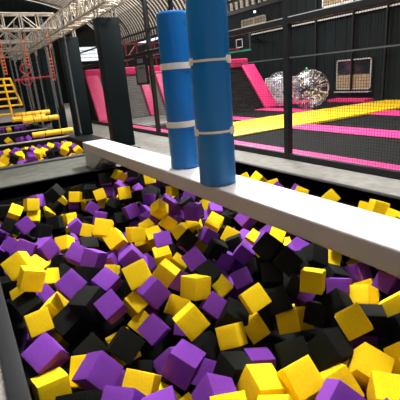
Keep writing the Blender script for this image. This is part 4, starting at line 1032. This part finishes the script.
# ------------------------------------------------------------------ trampoline court beyond the fence
def bed(x0, x1, y0, y1, m, label):
    o = empty('floor_trampoline', ((x0 + x1) / 2, (y0 + y1) / 2, .0), label, 'trampoline')
    MB().box(x0, x1, y0, y1, .0, .025).build('jump_bed', m, o)
    e = MB(); w_ = .05
    e.box(x0, x1, y0, y0 + w_, .025, .045); e.box(x0, x1, y1 - w_, y1, .025, .045); e.box(x0, x0 + w_, y0, y1, .025, .045); e.box(x1 - w_, x1, y0, y1, .025, .045)
    e.build('bed_edge', 'steel_black', o)
bed(5.6, 7.72, 1.2, 8.05, 'bed_black', 'black floor trampoline between the fence and the wide pink pad')
bed(8.5, 11.0, 1.2, 7.75, 'bed_black', 'black floor trampoline past the wide pink pad, in front of the yellow walkway')
bed(12.0, 15.2, 1.2, 7.6, 'bed_black', 'black floor trampoline by the dark wall, near the end of the yellow walkway')
bed(5.7, 8.3, 10.6, 12.6, 'bed_black', 'black floor trampoline behind the yellow walkway, beside the rolls')
bed(8.9, 10.9, 10.6, 13.4, 'bed_black', 'black floor trampoline behind the yellow walkway, before the sloped pink frame')
bed(11.7, 15.0, 10.6, 13.2, 'bed_black', 'black floor trampoline under the transparent bubble balls by the wall')
bed(5.75, 8.3, 13.0, 16.9, 'bed_lit', 'floor trampoline with lit grey painted in, at the foot of the sloped trampolines')
pad('trampoline_pad', 5.18, 5.6, 1.2, 16.7, .0, .06, 'pink', 'long pink pad strip along the foot of the net fence', 'safety pad')
pad('trampoline_pad', 7.72, 8.5, 1.2, 8.0, .0, .06, 'pink', 'wide pink pad between two black trampolines ending at the yellow walkway', 'safety pad')
pad('trampoline_pad', 11.0, 12.0, 1.2, 7.7, .0, .07, 'pink', 'pink pad beyond the yellow walkway on the side of the window', 'safety pad')
pad('trampoline_pad', 8.3, 8.9, 10.6, 13.2, .0, .06, 'pink', 'short pink pad behind the yellow walkway next to the blue roll', 'safety pad')
pad('trampoline_pad', 10.9, 11.7, 10.6, 13.2, .0, .06, 'pink', 'pink pad below the bubble balls reaching the sloped pink frame', 'safety pad')
pad('trampoline_pad', 12.5, 15.3, 13.25, 14.2, .0, .06, 'pink', 'pink pad behind the bubble balls along the dark wall base', 'safety pad')
pad('trampoline_pad', 14.6, 15.3, 10.5, 12.4, .0, .14, 'pink', 'pink pad under the low wall window', 'safety pad')
yw = MB()
yw.prism([(5.6, 8.1, 0), (15.3, 7.75, 0), (15.3, 9.9, 0), (9.5, 10.5, 0), (5.6, 10.55, 0)], (0, 0, .07))
tag(yw.build('yellow_walkway', 'yellow_pad', origin=(8, 9, 0), bevel=.02, smooth=True), 'wide yellow padded walkway crossing between the black trampolines', 'walkway pad')

# sloped wall trampolines : left group (behind the pillars)
def sloped(x0, x1, yb, yt, h, divs, m, label, side_pads, topw=.3):
    o = empty('wall_trampoline', ((x0 + x1) / 2, yb, 0), label, 'wall trampoline')
    dn = Vector((0, -(h), (yt - yb))).normalized()          # normal towards the court
    def P(x, s, off=0): return Vector((x, yb + (yt - yb) * s, h * s)) + dn * off
    MB().prism([P(x0, 0), P(x1, 0), P(x1, 1), P(x0, 1)], -dn * .05).build('jump_bed', m, o)
    st = MB()
    for k in range(1, 26): st.bar(P(x0, k / 26, .006), P(x1, k / 26, .006), .016)
    st.build('bed_weave', 'grey_pad', o)
    MB().box(x0 - .2, x1 + .2, yt - .12, yt + .35, h - .05, h + topw).build('top_pad', 'pink', o, bevel=.06, smooth=True, seg=3)
    for dx, w_ in divs:
        MB().prism([P(dx - w_ / 2, 0, .0), P(dx + w_ / 2, 0, .0), P(dx + w_ / 2, 1, .0), P(dx - w_ / 2, 1, 0)], dn * .12).build('divider_pad', 'pink', o, bevel=.04, smooth=True, seg=3)
    MB().box(x0 - .2, x1 + .2, yt + .05, yt + .3, 0, h).build('back_frame', 'steel_black', o)
    return o
sloped(5.45, 10.6, 17.0, 18.0, 1.98, ((5.55, .6), (7.95, .40), (8.85, .42)), 'bed_lit', 'row of sloped trampolines, lit grey painted in, with pink dividers behind the dark pillars', True, .3)
sloped(8.2, 11.8, 13.35, 14.95, 1.90, ((12.0, .75),), 'bed_black', 'sloped black trampoline with pink top pad behind the nearer blue roll', True, .33)

# bubble balls
def bubble(x, y, r, label, seed):
    rnd = random.Random(seed); z = r + .05
    o = empty('bubble_ball', (x, y, .05), label, 'bubble ball', 'inflatable bubble balls on the trampolines')
    m_ = MB(); m_.lathe([(max(.01, r * math.sin(PI * k / 24)), -r * math.cos(PI * k / 24)) for k in range(25)], (x, y, z), 36)
    m_.build('outer_shell', 'clear', o, smooth=True)
    m_ = MB(); m_.lathe([(max(.01, .6 * r * math.sin(PI * k / 16)), -.6 * r * math.cos(PI * k / 16)) for k in range(17)], (x, y, z), 28)
    m_.build('inner_shell', 'clear', o, smooth=True)
    for col, cnt, rr in (('blue_dot', 55, .030), ('white', 110, .032), ('red', 10, .028)):
        m_ = MB()
        for k in range(cnt):
            v = Vector((rnd.gauss(0, 1), rnd.gauss(0, 1), rnd.gauss(0, 1))).normalized(); c = Vector((x, y, z)) + v * r * rnd.choice((.985, .6, .985))
            q = v.to_track_quat('Z', 'Y').to_matrix(); n = len(m_.v)
            for zz_ in (-.006, .006):
                for j in range(8): m_.v.append(c + q @ Vector((math.cos(j * PI / 4) * rr * 1.25, math.sin(j * PI / 4) * rr * 1.25, zz_)))
            m_.f.append(tuple(range(n, n + 8))[::-1]); m_.f.append(tuple(range(n + 8, n + 16)))
            for j in range(8): m_.f.append((n + j, n + (j + 1) % 8, n + 8 + (j + 1) % 8, n + 8 + j))
        m_.build('tie_disc', col, o)
    m_ = MB()
    for k in range(60):
        v = Vector((rnd.gauss(0, 1), rnd.gauss(0, 1), rnd.gauss(0, 1))).normalized(); c = Vector((x, y, z))
        m_.bar(c + v * r * .6, c + v * r * .985, .012)
    m_.build('tether', 'white', o)
    if seed == 1: MB().lathe([(.05, 0), (.06, .04), (.02, .09)], (x - .05, y + .1, z + r - .01), 12).build('valve_cap', 'green', o, smooth=True)
    return o
bubble(11.9, 11.0, .74, 'transparent bubble ball with a green cap, next to the wall window', 1)
bubble(12.98, 13.75, .74, 'transparent bubble ball half hidden by the fence post, touching the pink slope', 2)
# white slatted bin behind the balls
o = empty('white_crate', (14.4, 15.2, .0), 'white slatted crate standing behind the two bubble balls', 'crate')
MB().box(14.1, 14.9, 14.45, 16.1, .0, 1.24).build('crate_body', 'white', o, bevel=.03)
m_ = MB()
for k in range(8): m_.box(14.06, 14.1, 14.5 + k * .205, 14.62 + k * .205, .08, 1.2)
m_.build('crate_slat', 'white', o)

# basketball hoop
o = empty('basketball_hoop', (14.1, 18, 2.72), 'glass basketball backboard with red rim and teal lower pad on the dark wall', 'basketball hoop')
MB().box(14.0, 14.04, 17.1, 18.9, 2.78, 3.66).build('backboard', 'dark_glass', o)
m_ = MB()
for y0, y1, z0, z1 in ((17.1, 18.9, 3.62, 3.68), (17.06, 17.12, 2.78, 3.68), (18.88, 18.94, 2.78, 3.68)): m_.box(13.97, 14.05, y0, y1, z0, z1)
m_.build('board_frame', 'grey_pad', o)
m_ = MB(); a0, a1, b0, b1 = 17.7, 18.3, 2.92, 3.38
for y0, y1, z0, z1 in ((a0, a1, b0, b0 + .05), (a0, a1, b1 - .05, b1), (a0, a0 + .05, b0, b1), (a1 - .05, a1, b0, b1)): m_.box(13.985, 14.0, y0, y1, z0, z1)
m_.build('target_square', 'white', o)
MB().box(13.96, 14.06, 17.06, 18.94, 2.70, 2.79).build('bottom_pad', 'teal', o, bevel=.02)
MB().ring((13.7, 18.1, 2.86), .24, .025, 'z').box(13.9, 14.0, 18.0, 18.2, 2.82, 2.9).build('rim', 'red', o)
m_ = MB(); m_.bar((14.04, 18, 3.2), (15.46, 18, 3.2), .08); m_.bar((14.04, 17.5, 3.5), (15.46, 17.8, 3.2), .05); m_.bar((14.04, 18.5, 3.5), (15.46, 18.2, 3.2), .05)
m_.build('wall_bracket', 'steel_black', o)

# red climbing frame far behind
o = empty('red_steel_frame', (10.8, 25, 0), 'red tubular climbing frame rising behind the sloped trampolines with pink dividers', 'climbing frame')
m_ = MB()
for x in (10.2, 11.0, 12.3): m_.bar((x, 25, 0), (x, 25, 4.1), .12, seg=8)
m_.build('upright', 'red', o)
m_ = MB()
for z in (3.05, 3.95): m_.bar((9.9, 25, z), (12.7, 25, z), .10, seg=8)
m_.bar((10.2, 25, 3.05), (11.0, 25, 3.95), .08, seg=8); m_.bar((11.0, 25, 3.05), (12.3, 25, 3.95), .08, seg=8)
m_.build('brace', 'red', o)

# ------------------------------------------------------------------ ninja course over the small pits
def chain(mb_, a, b, link=.07, r=.0055):
    a = Vector(a); b = Vector(b); n = max(2, int((b - a).length / (link * .78)))
    for k in range(n):
        c = a.lerp(b, (k + .5) / n); ax = 'y' if k % 2 else 'x'
        mb_.ring(c, link / 2, r, ax, 8, 4, sx=.6)
def trapeze(x0, x1, y, z, r, label, top=3.34):
    o = empty('trapeze_roll', ((x0 + x1) / 2, y, z), label, 'trapeze roll', 'yellow padded rolls hung on chains over the small pits')
    m_ = MB(); n = 14; pts = [(x0 + (x1 - x0) * k / n, y, z) for k in range(n + 1)]
    m_.path(pts, r, 16)
    m_.build('roll_body', 'yellow_paint', o, smooth=True, bevel=.012)
    for xx in (x0 + (x1 - x0) * .3, x0 + (x1 - x0) * .7):
        c = MB(); chain(c, (xx, y, z + r), (xx, y, top)); c.build('chain', 'chain', o)
        MB().ring((xx, y, z), r + .004, .008, 'x', 16, 6).build('strap', 'steel_black', o)
trapeze(1.60, 2.66, 11.1, .47, .072, 'yellow padded roll hanging lowest, just above the second foam pit')
trapeze(1.50, 2.46, 11.6, .83, .072, 'yellow padded roll on chains above the lowest roll, over the second pit')
trapeze(1.36, 2.28, 12.6, .83, .075, 'yellow padded roll joined to the yellow climbing frame')
trapeze(1.50, 2.50, 12.9, .93, .070, 'yellow padded roll hanging highest of the group, behind the others')
# yellow frame
o = empty('yellow_climbing_frame', (1.2, 13.0, .8), 'yellow tubular climbing frame with level rungs beside the hanging rolls', 'climbing frame')
yf = 13.0
def rung_pts(z): return .2, 1.58 + (2.03 - z) * .22
for z in (1.98, 1.80, 1.62, 1.42, 1.22):
    a_, b_ = rung_pts(z); MB().path([(a_, yf, z), (b_, yf, z)], .028, 8).build('rung', 'yellow_paint', o)
for (xa, za), (xb, zb) in (((1.58, 2.0), (1.76, 1.20)), ((1.40, 2.0), (1.44, .84)), ((.2, 2.0), (.2, .84))):
    MB().path([(xa, yf, za), (xb, yf, zb)], .03, 8).build('upright', 'yellow_paint', o)
MB().path([(.2, yf, .98), (1.44, yf, .98)], .028, 8).build('bottom_bar', 'yellow_paint', o)
for xx in (.3, 1.45):
    c = MB(); chain(c, (xx, yf, 2.0), (xx, yf, 3.4)); c.build('chain', 'chain', o)
# red bar with rings
o = empty('red_grip_bar', (2.5, 14.0, 1.97), 'red horizontal bar with round hoops hanging in front of the dark pillars', 'grip bar')
MB().path([(1.85, 14, 1.95), (3.15, 14, 2.0)], .032, 10).build('bar', 'red', o)
MB().ring((2.22, 13.97, 2.27), .155, .02, 'y', 28, 8).build('hoop', 'red', o)
MB().ring((2.18, 13.97, 1.92), .15, .02, 'y', 28, 8).build('hoop', 'red', o)
for xx in (1.95, 2.22, 3.0):
    c = MB(); chain(c, (xx, 14, 2.0 if xx != 2.22 else 2.43), (xx, 14, 3.5)); c.build('chain', 'chain', o)
for k, (x, y, z0, z1, s_) in enumerate(((3.09, 14.2, 1.85, 2.62, 'orange knotted rope ladder hanging by the second dark pillar'),
                         (1.86, 16, 2.2, 2.85, 'orange knotted rope ladder hanging above the yellow climbing frame'),
                         (2.6, 15.6, 2.35, 2.95, 'orange red rope ladder hanging between the third and fourth pillars'))):
    o = empty('rope_ladder', (x, y, z0), s_, 'rope ladder', 'orange rope ladders under the trusses')
    m_ = MB()
    for dx in (-.045, .045): m_.path([(x + dx, y, z0), (x + dx, y, 3.5)], .012, 6)
    m_.build('rope', 'orange', o)
    z = z0 + .04
    while z < z1:
        MB().path([(x - .06, y, z), (x + .06, y, z)], .022, 8).build('rung', 'orange', o); z += .11
# extra chains hanging down to grips
for k, (x, y, zb, s_) in enumerate(((2.62, 12.2, .95, 'long steel chain with a black grip hanging next to the third pillar'),
                       (2.85, 12.6, 1.0, 'long steel chain with a black grip hanging close to the second pillar'),
                       (2.45, 15.2, .9, 'steel chain with a black grip over the third pit, nearer the pillars'),
                       (2.9, 11.2, .25, 'steel chain with a black grip hanging before the second pillar edge'),
)):
    o = empty('hanging_chain', (x, y, zb), s_, 'chain', 'chains with grips under the trusses')
    c = MB(); chain(c, (x, y, zb + .1), (x, y, 3.5), .075, .006); c.build('chain', 'chain', o)
    MB().lathe([(.02, 0), (.035, .02), (.035, .1), (.02, .12)], (x, y, zb), 12).build('grip', 'steel_black', o)

# ------------------------------------------------------------------ foam cubes
def cube_mesh(name, m):
    me = bpy.data.meshes.new(name); bm = bmesh.new(); bmesh.ops.create_cube(bm, size=1)
    bmesh.ops.subdivide_edges(bm, edges=bm.edges[:], cuts=3, use_grid_fill=True)
    for v in bm.verts:                                     # soft foam: faces bulge a touch, corners give a little
        a = sorted(abs(c) for c in v.co)
        v.co *= 1 + .018 * (1 - (v.co.length / .87) ** 2)
    es = [e for e in bm.edges if len(e.link_faces) == 2 and e.calc_face_angle(0) > .8]
    bmesh.ops.bevel(bm, geom=es, offset=.028, segments=2, profile=.6, affect='EDGES')
    bm.to_mesh(me); bm.free(); me.materials.append(M[m])
    for p in me.polygons: p.use_smooth = True
    me.set_sharp_from_angle(angle=math.radians(50))
    return me
CM = {'y': cube_mesh('yellow_foam_cube', 'foam_y'), 'p': cube_mesh('purple_foam_cube', 'foam_p'), 'b': cube_mesh('black_foam_cube', 'foam_b')}
def foam(c, x, y, z, q, s, label, group):
    o = bpy.data.objects.new('foam_cube', CM[c]); C.objects.link(o)
    o.location = (x, y, z); o.rotation_mode = 'QUATERNION'; o.rotation_quaternion = Quaternion(q).normalized(); o.scale = (s, s, s)
    tag(o, label, 'foam cube', group); return o
for c, x, y, z, a, b_, cc, dd, s, lab in FOAM:
    foam(c, x, y, z, (a, b_, cc, dd), s, lab, 'foam cubes in the big pit')
# deeper cubes, one object
me = bpy.data.meshes.new('foam_cubes'); bm = bmesh.new()
for c, x, y, z, a, b_, cc, dd, s in FOAM_REST:
    mx = Matrix.LocRotScale((x, y, z), Quaternion((a, b_, cc, dd)).normalized(), (s, s, s))
    r0 = bmesh.ops.create_cube(bm, size=1, matrix=mx)
    k = 'ypb'.index(c)
    fs = {f for v in r0['verts'] for f in v.link_faces}
    for f_1 in fs: f_1.material_index = k
bm.to_mesh(me); bm.free()
for k in ('foam_y', 'foam_p', 'foam_b'): me.materials.append(M[k])
o = bpy.data.objects.new('foam_cube_bed', me); C.objects.link(o)
tag(o, 'deeper layer of yellow, purple and black foam cubes filling the big pit', 'foam cubes', None, 'stuff')
# cubes of the small pits: (colour, x, y, z, label)
for n_, (c, x, y, z, lab) in enumerate(SMALL):
    r_1 = random.Random(n_ * 7 + 3); q = Quaternion((r_1.gauss(0, 1), r_1.gauss(0, 1), r_1.gauss(0, 1), r_1.gauss(0, 1)))
    foam(c, x, y, z, q, .2, lab, 'foam cubes in the small pits')
# dark foam floor of the small pits
for (x0, x1, y0, y1), nm in zip(pits[:3], ('second', 'third', 'fourth')):
    me = bpy.data.meshes.new('foam_cubes'); bm = bmesh.new(); r_1 = random.Random(int(y0 * 10))
    nx = int((x1 - x0) / .21); ny_ = int((y1 - y0) / .21)
    for i in range(nx):
        for j in range(ny_):
            px_ = x0 + .14 + i * .21 + r_1.uniform(-.02, .02); py_ = y0 + .14 + j * .21 + r_1.uniform(-.02, .02)
            mx = Matrix.LocRotScale((px_, py_, -.48 + r_1.uniform(-.05, .05)), Quaternion((1, r_1.uniform(-.3, .3), r_1.uniform(-.3, .3), r_1.uniform(-1, 1))).normalized(), (.19, .19, .19))
            r0 = bmesh.ops.create_cube(bm, size=1, matrix=mx); k = r_1.choice((0, 0, 1, 1, 2, 2))
            for f_1 in {f for v in r0['verts'] for f in v.link_faces}: f_1.material_index = k
    bm.to_mesh(me); bm.free()
    for k in ('foam_y', 'foam_p', 'foam_b'): me.materials.append(M[k])
    o = bpy.data.objects.new('foam_cube_bed', me); C.objects.link(o)
    tag(o, 'lower layer of mixed foam cubes in the %s pit' % nm, 'foam cubes', None, 'stuff')

# ------------------------------------------------------------------ light
def area(name, loc, target, size, power, col=(1, 1, 1), sy=None):
    l = bpy.data.lights.new(name, 'AREA'); l.energy = power; l.color = col; l.size = size
    if sy: l.shape = 'RECTANGLE'; l.size_y = sy
    o = bpy.data.objects.new(name, l); C.objects.link(o); o.location = loc
    o.rotation_euler = (Vector(target) - Vector(loc)).to_track_quat('-Z', 'Y').to_euler(); return o
area('skylight_key', (7.2, 9.6, 7.6), (1.8, 3.0, 0), .9, 2000, (1, .97, .94), .9)
area('hall_fill', (11, 14, 7.5), (9, 11, 0), 4, 700, (1, .98, .97))  # added area fills over the hall
area('hall_fill', (-1.5, 14, 7.5), (2.5, 15, 0), 3, 90, (1, .97, .93))
area('hall_fill', (3.2, 3.6, 7.0), (1.4, 2.6, 0), 1.6, 620, (1, .97, .93))  # added overhead fill above the big pit
area('hall_fill', (9, 28, 6.5), (9, 24, 0), 5, 600, (1, 1, 1))
sl = bpy.data.lights.new('sun', 'SUN'); sl.energy = 7.0; sl.angle = .05; so = bpy.data.objects.new('sun', sl); C.objects.link(so)
so.location = (8, 10, 20); so.rotation_euler = (Vector((-.45, .25, -1))).to_track_quat('-Z', 'Y').to_euler()
w_ = bpy.data.worlds.new('world'); bpy.context.scene.world = w_; w_.use_nodes = True
bg = w_.node_tree.nodes['Background']; bg.inputs[0].default_value = (.82, .90, 1, 1); bg.inputs[1].default_value = .22
sc = bpy.context.scene
sc.view_settings.view_transform = 'Standard'; sc.view_settings.look = 'None'; sc.view_settings.gamma = 1; sc.view_settings.use_curve_mapping = False
sc.view_settings.exposure = .36
sc.cycles.max_bounces = 8; sc.cycles.transparent_max_bounces = 16; sc.cycles.use_denoising = True
